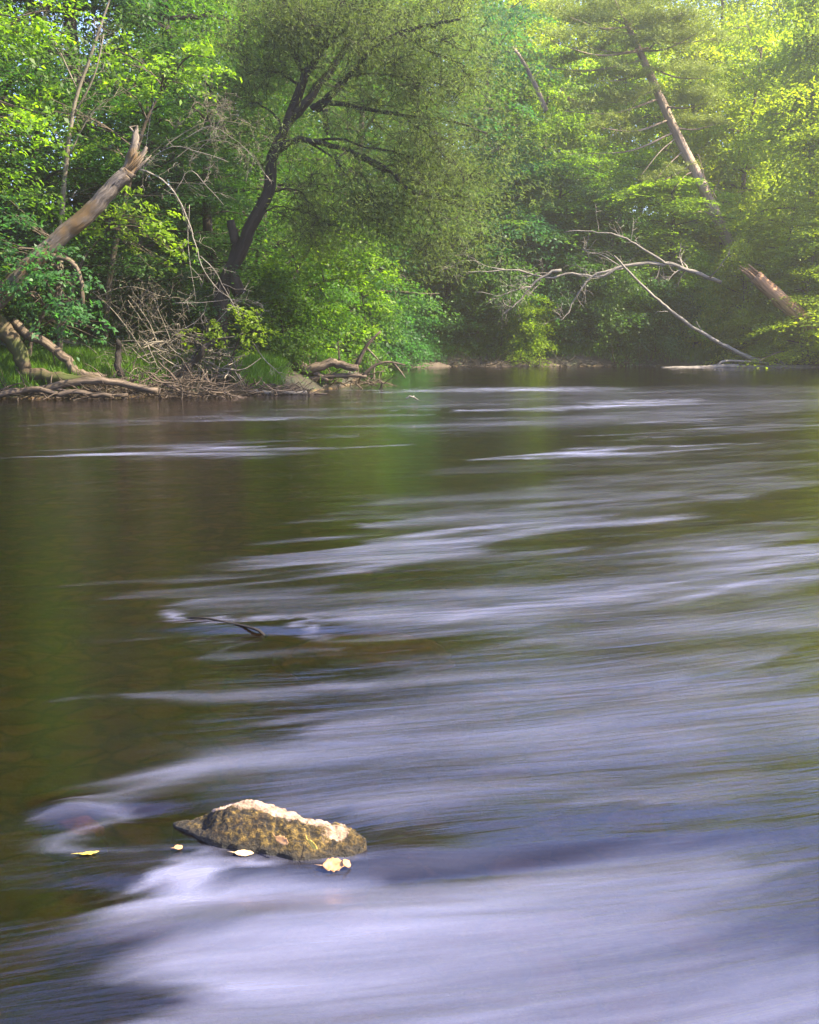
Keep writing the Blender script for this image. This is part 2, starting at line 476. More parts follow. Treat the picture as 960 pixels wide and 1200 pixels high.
def water_h(x, y):
    s = x * .96 + y * .28
    t = y * .96 - x * .30
    wt = t + .25 * (fbm(s * .35, t * .8, 41, 2) - .5)
    far = np.clip(y / 12, .35, 1.6)
    h = .010 * far * (fbm(s * .5, wt * 2.6, 11, 3) - .5) + .006 * (fbm(s * 1.2, wt * 7, 21, 3) - .5)
    # pillow upstream of the rock and trough in its lee
    rx, ry = x - ROCK[0], y - ROCK[1]
    h += .018 * np.exp(-(((rx - .42) / .16) ** 2 + ((ry + .02) / .10) ** 2))
    h -= .016 * np.exp(-(((rx + .1) / .35) ** 2 + ((ry + .20) / .06) ** 2))
    h += .014 * np.exp(-(((rx - .1) / .6) ** 2 + ((ry + .36) / .10) ** 2))
    h -= .020 * np.exp(-(((rx - .75) / .45) ** 2 + ((ry + .06 - .18 * (rx - .75)) / .07) ** 2))
    # hump over the sunken branch
    a = on_water(300, 735)
    rx, ry = x - a[0], y - a[1]
    h += .016 * np.exp(-((rx + .28) / .34) ** 2 - (ry / .10) ** 2) - .012 * np.exp(-((rx - .35) / .5) ** 2 - ((ry + .12) / .10) ** 2)
    # hump over the sunken boulder at left
    a = on_water(85, 950)
    rx, ry = x - a[0], y - a[1]
    h += .03 * np.exp(-(rx / .10) ** 2 - (ry / .07) ** 2) - .018 * np.exp(-((rx - .2) / .12) ** 2 - ((ry + .02) / .05) ** 2)
    return h

def water_mat():
    m, nt, nd, lk = new_mat('river_water')
    at1 = nd.new('ShaderNodeAttribute'); at1.attribute_name = 'flow'
    at3 = nd.new('ShaderNodeAttribute'); at3.attribute_name = 'silky'
    at2 = nd.new('ShaderNodeAttribute'); at2.attribute_name = 'riffle'  # mask for riffle relief and for the painted sky-reflection colour
    def noise(scale_vec, detail, rgh=.6, dist=0.0, off=0.0):
        mp = nd.new('ShaderNodeMapping'); mp.inputs['Scale'].default_value = scale_vec
        mp.inputs['Location'].default_value = (off, off, off)
        lk.new(at1.outputs['Vector'], mp.inputs[0])
        n = nd.new('ShaderNodeTexNoise'); n.inputs['Scale'].default_value = 1; n.inputs['Detail'].default_value = detail
        n.inputs['Roughness'].default_value = rgh; n.inputs['Distortion'].default_value = dist
        lk.new(mp.outputs[0], n.inputs['Vector'])
        return n.outputs[0]
    def math_(op, a, b, c=None, clamp=False):
        n = nd.new('ShaderNodeMath'); n.operation = op; n.use_clamp = clamp
        for i, v in enumerate((a, b, c)):
            if v is None: continue
            if isinstance(v, (int, float)): n.inputs[i].default_value = v
            else: lk.new(v, n.inputs[i])
        return n.outputs[0]
    fine = noise((1.6, 24, 1), 6, .62, .35)
    mid = noise((.8, 6.0, 1), 5, .6, .6, 3.3)
    big = noise((.4, 1.6, 1), 4, .6, .6, 7.7)
    rif = at2.outputs['Fac']
    # streaky break-up of the riffle zones
    st = math_('ADD', math_('MULTIPLY', fine, .38), math_('ADD', math_('MULTIPLY', mid, .34), math_('MULTIPLY', big, .28)))
    st = math_('MULTIPLY_ADD', st, 4.2, -1.6, True)           # contrast about .5
    soft = math_('MULTIPLY_ADD', big, 1.6, -.2, True)
    sm = nd.new('ShaderNodeMix'); sm.data_type = 'FLOAT'; lk.new(at3.outputs['Fac'], sm.inputs[0]); lk.new(st, sm.inputs[2]); lk.new(soft, sm.inputs[3])
    st = sm.outputs[0]
    zone_ = math_('MULTIPLY', rif, math_('MULTIPLY_ADD', st, .85, .15), None, True)
    foam_sky = math_('MULTIPLY', math_('POWER', zone_, 1.2), .25, None, True)
    # surface relief
    hgt = math_('ADD', math_('MULTIPLY', fine, .35), math_('ADD', mid, math_('MULTIPLY', big, 1.2)))
    bp = nd.new('ShaderNodeBump'); bp.inputs['Strength'].default_value = .55; bp.inputs['Distance'].default_value = .035
    lk.new(hgt, bp.inputs['Height']); lk.new(math_('MULTIPLY', math_('MULTIPLY_ADD', rif, .45, .22), math_('MULTIPLY_ADD', at3.outputs['Fac'], -.55, 1.0)), bp.inputs['Strength'])
    rgh = math_('MULTIPLY_ADD', zone_, .30, .05, True)
    gl = nd.new('ShaderNodeBsdfGlossy'); gl.distribution = 'GGX'
    gl.inputs['Color'].default_value = (.95, .92, 1, 1)
    lk.new(rgh, gl.inputs['Roughness']); lk.new(bp.outputs[0], gl.inputs['Normal'])
    fr = nd.new('ShaderNodeFresnel'); fr.inputs['IOR'].default_value = 1.6
    lk.new(bp.outputs[0], fr.inputs['Normal'])
    tr = nd.new('ShaderNodeBsdfTransparent'); tr.inputs['Color'].default_value = (.72, .46, .17, 1)
    body = nd.new('ShaderNodeBsdfDiffuse'); body.inputs['Color'].default_value = (.012, .008, .002, 1)
    mb_ = nd.new('ShaderNodeMixShader'); mb_.inputs[0].default_value = .25
    lk.new(tr.outputs[0], mb_.inputs[1]); lk.new(body.outputs[0], mb_.inputs[2])
    m1 = nd.new('ShaderNodeMixShader')
    lk.new(fr.outputs[0], m1.inputs[0]); lk.new(mb_.outputs[0], m1.inputs[1]); lk.new(gl.outputs[0], m1.inputs[2])
    df = nd.new('ShaderNodeBsdfDiffuse'); df.inputs['Color'].default_value = (.60, .61, .92, 1)  # foam white tinted lavender, sky reflection painted into the diffuse colour
    m2 = nd.new('ShaderNodeMixShader')
    lk.new(foam_sky, m2.inputs[0]); lk.new(m1.outputs[0], m2.inputs[1]); lk.new(df.outputs[0], m2.inputs[2])
    out = nd.new('ShaderNodeOutputMaterial'); lk.new(m2.outputs[0], out.inputs[0])
    return m

def build_water():
    xs = axis([(-19, -4, .25), (-4, 4, .035), (4, 10, .12), (10, 33, .3)])
    ys = axis([(-13, 1.2, .4), (1.2, 8, .025), (8, 20, .07), (20, 57, .2)])
    X, Y = np.meshgrid(xs, ys)
    mb = grid_mesh(xs, ys, water_h(X, Y))
    o = mb.build('water', water_mat())
    me = o.data
    x, y = X.ravel(), Y.ravel()
    s = x * .96 + y * .30
    t = y * .96 - x * .26 - .012 * x * x
    # flow lines bend round the rock
    rx, ry = x - ROCK[0], y - ROCK[1]
    t = t + .10 * np.sign(ry) * np.exp(-((rx / .5) ** 2 + (ry / .25) ** 2)) * np.clip(np.abs(ry) / .08, 0, 1)
    t = t + .22 * (fbm(s * .5, t * .7, 77, 3) - .5)
    fl = np.stack([s, t, np.zeros_like(s)], -1).astype(np.float32)
    a = me.attributes.new('flow', 'FLOAT_VECTOR', 'POINT'); a.data.foreach_set('vector', fl.ravel())
    sc_ = np.clip(y / 5, .45, 3.0)
    along = .85 * sc_ * (fbm(s * .7, t * 11 / np.sqrt(sc_), 63, 4) - .5) * 2
    cross = .16 * sc_ * (fbm(s * .9 + 5, t * 2.0, 64, 4) - .5) * 2
    xw, yw = x + along * .95 - cross * .28, y + along * .24 + cross * .95
    r = zone(xw, yw, RIFF_SKY)
    r = r * (1 - zone(x * .6 + xw * .4, y * .6 + yw * .4, CALM))
    r = r * np.clip(.55 + 1.3 * (fbm(s * .8 + 3, t * 6.5, 97, 3) - .2), 0, 1.15)
    r = np.clip(r * (.72 + .9 * (fbm(s * .45 + 9, t * 1.6, 91, 4) - .38)), 0, 1)
    sf = np.clip((6.5 - y) / 3.0, 0, 1) * .58
    b = me.attributes.new('silky', 'FLOAT', 'POINT'); b.data.foreach_set('value', sf.astype(np.float32))
    b = me.attributes.new('riffle', 'FLOAT', 'POINT'); b.data.foreach_set('value', r.astype(np.float32))
    tag(o, kind='structure')
build_water()

# ------------------------------------------------------------------ trees
def rngof(s): return np.random.default_rng(s)

def tree_meshes(seed, H, R, base=.2, n_limbs=20, leaf=.15, dens=120, lean=(0, 0), sub=5, trunk_r=None, shape='round', bark=None, leafname=None,
                sprayR=(.7, 1.25), drop=0.0, thick=.16):
    """a broadleaf tree in local coordinates: (trunk MB, crown MB)"""
    rng = rngof(seed)
    tr, cr = MB(), MB()
    trunk_r = trunk_r or .018 * H
    P = []
    for k in range(9):
        f = k / 8
        P.append(np.array([lean[0] * f ** 1.5 + .02 * H * math.sin(f * 5 + seed), lean[1] * f ** 1.5 + .02 * H * math.cos(f * 4 + seed), H * .97 * f]))
    P = smooth_path(P, 2)
    tube(tr, [P[0] - [0, 0, .6]] + P, trunk_r, trunk_r * .12, seg=8, rough=.05, rng=rng)
    C, O, RR = [], [], []
    for i in range(n_limbs):
        f = base + (1 - base) * (i + .6 * rng.random()) / n_limbs
        f = min(f, .98)
        if shape == 'round': prof = math.sqrt(max(.05, 1 - ((f - base) / (1 - base) * 1.25 - .35) ** 2 / .95))
        elif shape == 'cone': prof = 1.05 - .85 * (f - base) / (1 - base)
        else: prof = .75 + .25 * math.sin(f * 9 + seed)
        az = i * 2.39996 + .5 * rng.standard_normal()
        L = R * prof * (.75 + .4 * rng.random())
        p0 = P[int(f * (len(P) - 1))]
        d = np.array([math.cos(az), math.sin(az), .55 - .3 * (1 - f) - drop])
        pts = [p0]
        for s in range(4):
            dd = d.copy(); dd[2] -= .22 * s + .05 * rng.random()
            pts.append(pts[-1] + unit(dd) * L / 4 + .04 * L * rng.standard_normal(3))
        pts = smooth_path(pts, 2)
        r = max(.02, trunk_r * (.42 - .25 * f))
        tube(tr, pts, r, r * .22, seg=5, cap=False)
        o = np.array([math.cos(az), math.sin(az), 0])
        n_s = max(3, int(sub * L / R + 1.5))
        for s in range(n_s):
            g = .35 + .65 * (s + rng.random()) / n_s
            q = pts[int(g * (len(pts) - 1))]
            side = rng.standard_normal() * .42 * L
            e = np.array([-o[1], o[0], 0])
            c = q + e * side * (.4 + .6 * g) + np.array([0, 0, (.25 * rng.standard_normal() - .12 * abs(side))])
            tube(tr, [q, (q + c) / 2 + [0, 0, .08], c], r * .3, .008, seg=3, cap=False)
            C.append(c); O.append(unit(o + e * side / (L + .1) * .8)); RR.append(sprayR[0] + (sprayR[1] - sprayR[0]) * rng.random())
    # top tuft
    for k in range(4):
        C.append(P[-1] + rng.standard_normal(3) * [.5, .5, .3]); O.append(unit(rng.standard_normal(3) * [1, 1, .1])); RR.append(.7)
    RR = np.array(RR) * R / 3.6
    sprays(cr, C, O, RR, rng, n=dens, size=leaf, thick=thick)
    return tr, cr

CACHE = {}
def variant(key, **kw):
    if key not in CACHE:
        tr, cr = tree_meshes(**kw)
        CACHE[key] = (tr.mesh('trunk'), cr.mesh('crown', smooth=False))
        for me in CACHE[key]: me.materials.append(None)
    return CACHE[key]

def put_tree(name, key, loc, scale, rz, leaf, bark, label, cat='tree', group=None):
    tm, cm = CACHE[key]
    r = root(name, loc, label, cat, group)
    r.rotation_euler = (0, 0, rz)
    r.scale = scale
    for nm, me, mt in (('trunk', tm, BARK[bark]), ('crown', cm, LEAF[leaf])):
        o = bpy.data.objects.new(nm, me)
        COL.objects.link(o)
        o.parent = r
        o.material_slots[0].link = 'OBJECT'
        o.material_slots[0].material = mt
    return r

# far-bank kinds (unit trees: 14 m tall, 3.6 m crown radius)
for i in range(4):
    variant('broad%d' % i, seed=100 + i, H=14, R=3.6, base=.10 + .04 * i, n_limbs=28, leaf=.19, dens=170, sub=4, thick=.09, sprayR=(.75, 1.5),
            shape=['round', 'full', 'round', 'cone'][i])
variant('layer0', seed=131, H=14, R=4.0, base=.08, n_limbs=28, leaf=.20, dens=160, sub=4, thick=.08, shape='full', sprayR=(.9, 1.6))
variant('layer1', seed=137, H=14, R=4.0, base=.06, n_limbs=28, leaf=.20, dens=160, sub=4, thick=.08, shape='cone', sprayR=(.9, 1.6))
# near-bank kinds, finer leaves
for i in range(3):
    variant('near%d' % i, seed=150 + i, H=14, R=3.4, base=.08 + .05 * i, n_limbs=36, leaf=.115, dens=230, sub=6,
            shape=['full', 'round', 'full'][i], sprayR=(.6, 1.05))

def tree_at(px, Y, H, R, key, leaf, bark, label, name='tree', seed=0, cat='tree'):
    x = at(px, 430, Y)[0]
    h0, r0 = 14.0, {'b': 3.6, 'l': 4.0, 'n': 3.4}[key[0]]
    rs = rngof(seed + int(px) + 1000)
    return put_tree(name, key, (x, Y, gz(x, Y) - .1), (R / r0, R / r0 * (.9 + .2 * rs.random()), H / h0), rs.random() * 6.28, leaf, bark, label, cat)

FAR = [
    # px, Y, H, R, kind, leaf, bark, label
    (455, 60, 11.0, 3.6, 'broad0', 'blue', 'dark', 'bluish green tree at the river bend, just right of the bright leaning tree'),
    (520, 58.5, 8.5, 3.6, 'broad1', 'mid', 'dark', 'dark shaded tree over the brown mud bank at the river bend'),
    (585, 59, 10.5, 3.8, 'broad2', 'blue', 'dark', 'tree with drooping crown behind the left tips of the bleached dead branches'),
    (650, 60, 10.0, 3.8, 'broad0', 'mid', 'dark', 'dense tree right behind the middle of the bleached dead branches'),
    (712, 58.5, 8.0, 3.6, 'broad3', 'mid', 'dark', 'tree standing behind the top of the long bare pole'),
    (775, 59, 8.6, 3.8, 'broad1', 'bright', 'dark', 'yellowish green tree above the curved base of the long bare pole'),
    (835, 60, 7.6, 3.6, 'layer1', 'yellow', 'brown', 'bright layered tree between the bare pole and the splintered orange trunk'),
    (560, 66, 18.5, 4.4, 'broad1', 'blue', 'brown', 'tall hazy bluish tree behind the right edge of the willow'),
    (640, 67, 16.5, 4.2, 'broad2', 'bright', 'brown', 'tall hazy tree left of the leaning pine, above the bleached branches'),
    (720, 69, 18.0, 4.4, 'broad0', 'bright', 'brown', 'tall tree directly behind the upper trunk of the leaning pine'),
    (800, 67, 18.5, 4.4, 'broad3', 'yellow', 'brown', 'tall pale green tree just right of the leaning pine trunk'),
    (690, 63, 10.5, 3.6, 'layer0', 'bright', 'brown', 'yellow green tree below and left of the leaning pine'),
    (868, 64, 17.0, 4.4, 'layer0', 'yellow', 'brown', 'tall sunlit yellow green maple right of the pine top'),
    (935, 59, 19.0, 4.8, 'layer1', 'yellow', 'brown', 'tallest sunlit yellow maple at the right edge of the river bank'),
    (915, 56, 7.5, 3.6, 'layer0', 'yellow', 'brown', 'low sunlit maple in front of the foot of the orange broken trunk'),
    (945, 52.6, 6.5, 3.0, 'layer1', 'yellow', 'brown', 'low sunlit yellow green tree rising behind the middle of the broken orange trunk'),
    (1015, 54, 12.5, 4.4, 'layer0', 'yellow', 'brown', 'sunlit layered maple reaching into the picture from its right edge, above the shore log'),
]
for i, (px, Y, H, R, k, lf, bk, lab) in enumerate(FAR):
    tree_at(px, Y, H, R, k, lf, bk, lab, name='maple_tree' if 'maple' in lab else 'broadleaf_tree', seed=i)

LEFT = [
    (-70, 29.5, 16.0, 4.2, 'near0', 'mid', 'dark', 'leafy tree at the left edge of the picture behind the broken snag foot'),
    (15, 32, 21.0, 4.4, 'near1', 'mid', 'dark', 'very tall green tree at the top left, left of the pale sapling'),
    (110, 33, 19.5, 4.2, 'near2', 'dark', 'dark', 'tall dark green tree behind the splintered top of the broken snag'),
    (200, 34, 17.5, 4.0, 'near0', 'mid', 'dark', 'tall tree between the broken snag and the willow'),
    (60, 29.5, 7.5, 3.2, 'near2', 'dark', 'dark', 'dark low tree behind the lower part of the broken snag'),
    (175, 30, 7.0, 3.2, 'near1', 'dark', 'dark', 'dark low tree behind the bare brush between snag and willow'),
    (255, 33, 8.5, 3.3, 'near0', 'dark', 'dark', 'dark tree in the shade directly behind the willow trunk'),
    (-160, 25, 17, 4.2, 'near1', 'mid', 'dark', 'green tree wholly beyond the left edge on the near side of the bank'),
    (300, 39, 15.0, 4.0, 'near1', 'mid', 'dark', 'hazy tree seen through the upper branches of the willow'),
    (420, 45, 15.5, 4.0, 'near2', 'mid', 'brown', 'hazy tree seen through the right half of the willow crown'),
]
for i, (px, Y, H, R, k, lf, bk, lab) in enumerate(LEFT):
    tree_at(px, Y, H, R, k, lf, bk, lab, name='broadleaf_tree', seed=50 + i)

# the continuous wood behind both banks: nobody could count it
def woods(name, spots, leaf, n_s, R, label, seed, size=.24, dens=40):
    rng = rngof(seed)
    mbc = MB()
    C, O, RR = [], [], []
    trm = MB()
    for (x, y, H, r) in spots:
        z0 = gz(x, y)
        tube(trm, [np.array([x, y, z0 - .5]), np.array([x + .3, y, z0 + H * .5]), np.array([x, y, z0 + H])], .22, .05, seg=5, cap=False)
        n = n_s
        f = rng.random(n)
        az = rng.random(n) * 6.28
        pr = r * np.sqrt(np.clip(1.02 - (f * 1.2 - .3) ** 2, .05, 1)) * np.sqrt(.35 + .65 * rng.random(n))
        C.append(np.stack([x + np.cos(az) * pr, y + np.sin(az) * pr, z0 + .5 + f * H], -1))
        O.append(np.stack([np.cos(az), np.sin(az), np.zeros(n)], -1))
        RR.append(R * (.7 + .6 * rng.random(n)))
    sprays(mbc, np.concatenate(C), np.concatenate(O), np.concatenate(RR), rng, n=dens, size=size)
    off = mbc.n
    o = mbc.build(name, LEAF[leaf], smooth=False)
    # trunks join the same object with their own material
    tmp = trm.build('tmp', BARK['dark'])
    import bmesh
    bm = bmesh.new(); bm.from_mesh(o.data)
    k = len(bm.faces)
    bm.from_mesh(tmp.data)
    bm.faces.ensure_lookup_table()
    for fc in bm.faces[k:]: fc.material_index = 1
    bm.to_mesh(o.data); bm.free()
    o.data.materials.append(BARK['dark'])
    bpy.data.objects.remove(tmp)
    tag(o, label, 'woods', kind='stuff')
    return o

rs = random.Random(5)
sp = []
for Y, H in ((76, 21), (84, 26), (94, 31)):
    for k in range(15):
        x = -16 + k * 4.6 + rs.uniform(-1, 1)
        sp.append((x, Y + rs.uniform(-3, 3), H * rs.uniform(.8, 1.15), 3.8))
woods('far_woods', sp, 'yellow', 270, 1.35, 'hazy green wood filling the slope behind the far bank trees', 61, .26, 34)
sp = []
for Y, H in ((44, 17), (52, 18)):
    for k in range(8):
        sp.append((-27 + k * 3.4 + rs.uniform(-1, 1), Y + rs.uniform(-2, 2), H * rs.uniform(.85, 1.15), 3.4))
for k in range(5):
    sp.append((-16 - k * 3.2, 20 + k * 5, 15, 3.6))
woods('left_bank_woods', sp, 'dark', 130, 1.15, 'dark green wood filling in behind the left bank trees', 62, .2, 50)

# ------------------------------------------------------------------ individually traced trees
def traced(name, label, cat, base, stems, bark, clusters=(), leaf='mid', seed=0, tw=None, lsize=.1, dens=260, limb_r=.03, group=None, tubeseg=9, rough=.06, crown_kw=None):
    """stems: list of (world points, r0, r1).  clusters: (world centre, radius, count).  parts trunk + crown"""
    rng = rngof(seed)
    base = np.asarray(base, float)
    r = root(name, base, label, cat, group)
    tb = MB()
    paths = []
    for pts, r0, r1 in stems:
        pp = smooth_path([np.asarray(p, float) - base for p in pts], 4)
        tube(tb, pp, r0, r1, seg=tubeseg, rough=rough, rng=rng)
        paths.append((pp, r0))
        if tw: twigs(tb, pp, max(r1, .012) * 1.2, rng, **tw)
    if clusters:
        C, O, RR = [], [], []
        allp = np.concatenate([np.array(p) for p, _ in paths])
        for c, R, n in clusters:
            c = np.asarray(c, float) - base
            j = np.argmin(np.linalg.norm(allp - c, axis=1) + .4 * np.maximum(0, allp[:, 2] - c[2] + .3))
            a = allp[j]
            mid = (a + c) / 2 + [0, 0, .12 * np.linalg.norm(c - a)]
            bp = smooth_path([a, mid, c], 5)
            tube(tb, bp, limb_r, limb_r * .35, seg=5, cap=False)
            for k in range(n):
                o = unit(rng.standard_normal(3) * [1, 1, .25])
                q = c + o * R * (.25 + .65 * rng.random()) * [1, 1, 1] + np.array([0, 0, .35 * R * rng.standard_normal()])
                tube(tb, [bp[3], (bp[3] + q) / 2 + [0, 0, .05], q], limb_r * .3, .005, seg=3, cap=False)
                C.append(q); O.append(unit(q - a + [0, 0, .01])); RR.append(R * (.35 + .3 * rng.random()))
        cb = MB()
        kw = dict(n=dens, size=lsize)
        kw.update(crown_kw or {})
        sprays(cb, C, O, RR, rng, **kw)
        cb.build('crown', LEAF[leaf], r, smooth=False)
    tb.build('trunk', BARK[bark], r)
    return r

def A(Y, *pp):
    """points picked on the photograph, at depth Y (or with their own third value as an extra depth)"""
    out = []
    for p in pp:
        out.append(at(p[0], p[1], Y + (p[2] if len(p) > 2 else 0)))
    return out

# box elder behind and around the snag: sprays that catch the light
Yl = 27.0
def cl(Y, lst): return [(at(px, py, Y + dy), R, n) for px, py, dy, R, n in lst]
traced('box_elder_tree', 'box elder holding one bright lime spray out beside the willow, high above the snag', 'tree',
       at(120, 447, 28.5), [(A(28.5, (120, 450), (128, 330), (150, 220), (172, 140), (200, 92)), .10, .02)], 'brown',
       cl(27.0, [(250, 68, -1, .85, 7), (205, 78, -.6, .75, 6), (178, 95, 0, .6, 4), (222, 84, -.8, .6, 4), (150, 108, .3, .7, 5), (60, 130, .5, .8, 4),
                 (140, 60, 1, .9, 5), (110, 160, .5, .7, 4)]), 'bright', 7, lsize=.13, dens=300)
traced('box_elder_tree', 'box elder spray of bright drooping leaves hanging over the middle of the broken snag', 'tree',
       at(60, 447, 27.5), [(A(27.5, (60, 450), (75, 380), (95, 310), (125, 270)), .07, .02)], 'brown',
       cl(26.2, [(125, 255, 0, .5, 6), (155, 245, 0, .55, 7), (185, 262, 0, .6, 7), (200, 290, 0, .5, 6), (160, 285, .5, .5, 5), (110, 262, .3, .4, 4),
                 (190, 308, .2, .35, 4)]), 'bright', 8, lsize=.13, dens=330)
traced('box_elder_tree', 'bluish green box elder drooping over the foot of the broken snag at left', 'tree',
       at(30, 447, 26.8), [(A(26.8, (30, 450), (40, 390), (70, 340), (90, 320)), .07, .02)], 'brown',
       cl(24.7, [(-8, 335, 0, .6, 6), (10, 310, 0, .55, 6), (40, 325, 0, .5, 6), (20, 290, 0, .7, 6), (55, 315, 0, .6, 6), (85, 335, 0, .65, 7), (100, 365, 0, .6, 7), (65, 375, 0, .6, 6), (30, 345, .3, .6, 5),
                 (110, 385, .2, .4, 4), (15, 250, .4, .7, 5), (45, 270, .4, .5, 4)]), 'blue', 9, lsize=.12, dens=330)
traced('maple_tree', 'sunlit maple boughs hanging in from the left edge near the top', 'tree',
       at(-60, 447, 25.5), [(A(25.5, (-60, 450), (-70, 300), (-60, 150), (-30, 60)), .16, .04)], 'brown',
       cl(25.4, [(25, 22, 0, .9, 8), (55, 40, 0, .6, 6), (-10, 50, 0, .8, 6), (20, 125, 0, .55, 6), (45, 150, 0, .55, 6), (58, 165, 0, .35, 4), (10, 160, .3, .6, 5),
                 (-20, 200, .5, .8, 5), (80, 10, .5, .6, 5)]), 'bright', 10, lsize=.13, dens=300, crown_kw=dict(out=.3))
# bright leaning tree right of the willow
traced('maple_tree', 'bright yellow green leafy tree leaning over the water, right of the willow trunk', 'tree',
       at(300, 436, 32), [(A(32, (300, 440), (318, 380), (350, 310), (385, 260), (410, 235)), .14, .03),
                          (A(32, (330, 350), (380, 330), (430, 320)), .05, .02)], 'dark',
       cl(31, [(360, 250, 0, .9, 7), (395, 265, -.5, .9, 8), (425, 290, -.7, .8, 8), (445, 318, -.8, .65, 8), (410, 320, -.6, .9, 8), (370, 300, -.5, 1.0, 8),
               (340, 335, -.5, .9, 7), (380, 355, -.6, .9, 8), (425, 352, -.6, .7, 7), (350, 385, -.6, .8, 7), (395, 390, -.6, .8, 7), (430, 385, -.4, .6, 5),
               (330, 290, .4, .9, 6), (455, 325, -.8, .35, 4), (365, 410, -.5, .6, 6), (410, 412, -.4, .6, 5)]), 'bright', 11, lsize=.125, dens=330)
traced('low_maple', 'low bright green shrub above the brush pile, left of the willow foot', 'shrub',
       at(268, 447, 27.4), [(A(27.4, (268, 447), (272, 420), (285, 385)), .05, .015), (A(27.0, (215, 448), (232, 410), (255, 385)), .045, .015)], 'dark',
       cl(27, [(225, 395, 0, .35, 5), (245, 398, 0, .4, 6), (275, 380, -.2, .5, 7), (300, 378, -.2, .45, 6), (288, 395, 0, .45, 6), (258, 388, .1, .4, 5), (312, 392, 0, .3, 4)]),
       'bright', 12, lsize=.11, dens=360)

# pale sapling, upper left
traced('sapling', 'slender pale leaning sapling rising behind the broken snag', 'tree',
       at(70, 447, 27.6), [(A(27.6, (70, 448), (72, 270), (78, 190), (88, 120), (105, 70), (118, 30), (132, -10)), .075, .02),
                            (A(27.6, (92, 108), (70, 60), (50, 20)), .02, .008), (A(27.6, (80, 185), (110, 130), (160, 100)), .018, .006),
                            (A(27.6, (84, 140), (110, 90), (122, 40)), .03, .01)], 'twig', (), seed=13,
       tw=dict(n=9, length=1.0, depth=2, up=.2, rmin=.005))

# broken snag
def splinter_top(mb, tip, d, r, rng, n=9, L=.7):
    d = unit(d)
    for k in range(n):
        a = rng.random() * 6.28
        s = unit(np.cross(d, [0.1, 1, 0])); t = np.cross(d, s)
        o = (s * math.cos(a) + t * math.sin(a)) * r * (.4 + .5 * rng.random())
        l = L * (.3 + .9 * rng.random())
        tube(mb, [tip + o - d * .5, tip + o + d * l * .5, tip + o * 1.1 + d * l], r * .38, .006, seg=4, rough=.15, rng=rng)

def snag():
    rng = rngof(21)
    base = at(-75, 430, 25.3)
    r = root('broken_snag', base, 'thick broken dead trunk leaning right with a splintered top', 'dead tree')
    mb = MB()
    P = smooth_path([p - base for p in A(25.3, (-90, 440), (-30, 375), (20, 325), (62, 287), (105, 250), (138, 215), (152, 200))], 12)
    tube(mb, P, .24, .16, seg=28, rough=.012, rng=rng, ridge=.22, warp=.006)
    splinter_top(mb, P[-1], P[-1] - P[-4], .14, rng, 16, .5)
    T = smooth_path([p - base for p in A(25.3, (148, 204), (155, 180), (159, 158), (161, 147))], 5)
    tube(mb, T, .12, .02, seg=12, rough=.2, rng=rng, ridge=.5)
    for q in range(5):
        a0 = T[2 + 2 * q] if 2 + 2 * q < len(T) - 2 else T[len(T) // 2]
        dd = unit(rng.standard_normal(3) * .5 + [.2, 0, 1])
        tube(mb, [a0, a0 + dd * .15 + rng.standard_normal(3) * .04, a0 + dd * .20 + rng.standard_normal(3) * .02], .04, .006, seg=5, rough=.2, rng=rng)
    T = smooth_path([p - base for p in A(25.3, (152, 204), (163, 188), (172, 172))], 4)
    tube(mb, T, .12, .03, seg=8, rough=.14, rng=rng)
    mb.build('trunk', BARK['snag'], r)
    b = MB()
    P2 = smooth_path([p - base for p in A(25.1, (60, 300), (85, 305), (96, 325), (98, 360))], 4)
    tube(b, P2, .07, .04, seg=10, rough=.06, rng=rng, warp=.012)
    b.build('broken_limb', BARK['drift'], r)
snag()

# bleached bare branches hanging right of the snag
def bare(name, label, Y, lines, mat, seed, tw, cat='dead branch', base=None, par='branch', wp=.012):
    rng = rngof(seed)
    base = np.asarray(base if base is not None else at(*lines[0][0][0][:2], Y))
    r = root(name, base, label, cat)
    for k, (pts, r0, r1) in enumerate(lines):
        mb = MB()
        P = smooth_path([p - base for p in A(Y, *pts)], 4)
        tube(mb, P, r0 * .62, r1 * .62, seg=8, rough=.05, rng=rng, warp=wp)
        if tw: twigs(mb, P, max(r1, .01) * 1.1, rng, **tw)
        mb.build(par if k == 0 else 'branch', BARK[mat], r)
    return r
bare('bare_branch', 'pale bare branches hanging between the snag top and the willow trunk', 26.0,
     [([(160, 197), (185, 205), (205, 225), (218, 255), (228, 285), (240, 320), (262, 345)], .035, .012),
      ([(205, 225), (222, 200), (240, 215), (262, 240)], .018, .008), ([(222, 240), (221, 300), (230, 355)], .014, .006),
      ([(235, 300), (255, 322), (280, 370)], .018, .007), ([(165, 200), (200, 172), (240, 180), (268, 190)], .016, .007),
      ([(212, 165), (250, 150), (290, 178), (315, 210)], .014, .006), ([(180, 120), (172, 170), (168, 200)], .012, .005)],
     'grey', 22, dict(n=6, length=.9, depth=2, spread=.9, rmin=.005))
bare('dead_brush', 'tangle of dry grey twigs hanging at the left side of the willow crown', 27.2,
     [([(190, 175), (215, 155), (250, 140), (300, 150)], .02, .008), ([(200, 190), (240, 165), (290, 175), (310, 200)], .018, .007),
      ([(205, 150), (240, 125), (280, 130)], .016, .006)], 'twig', 23, dict(n=9, length=.9, depth=3, spread=1.1, rmin=.005))
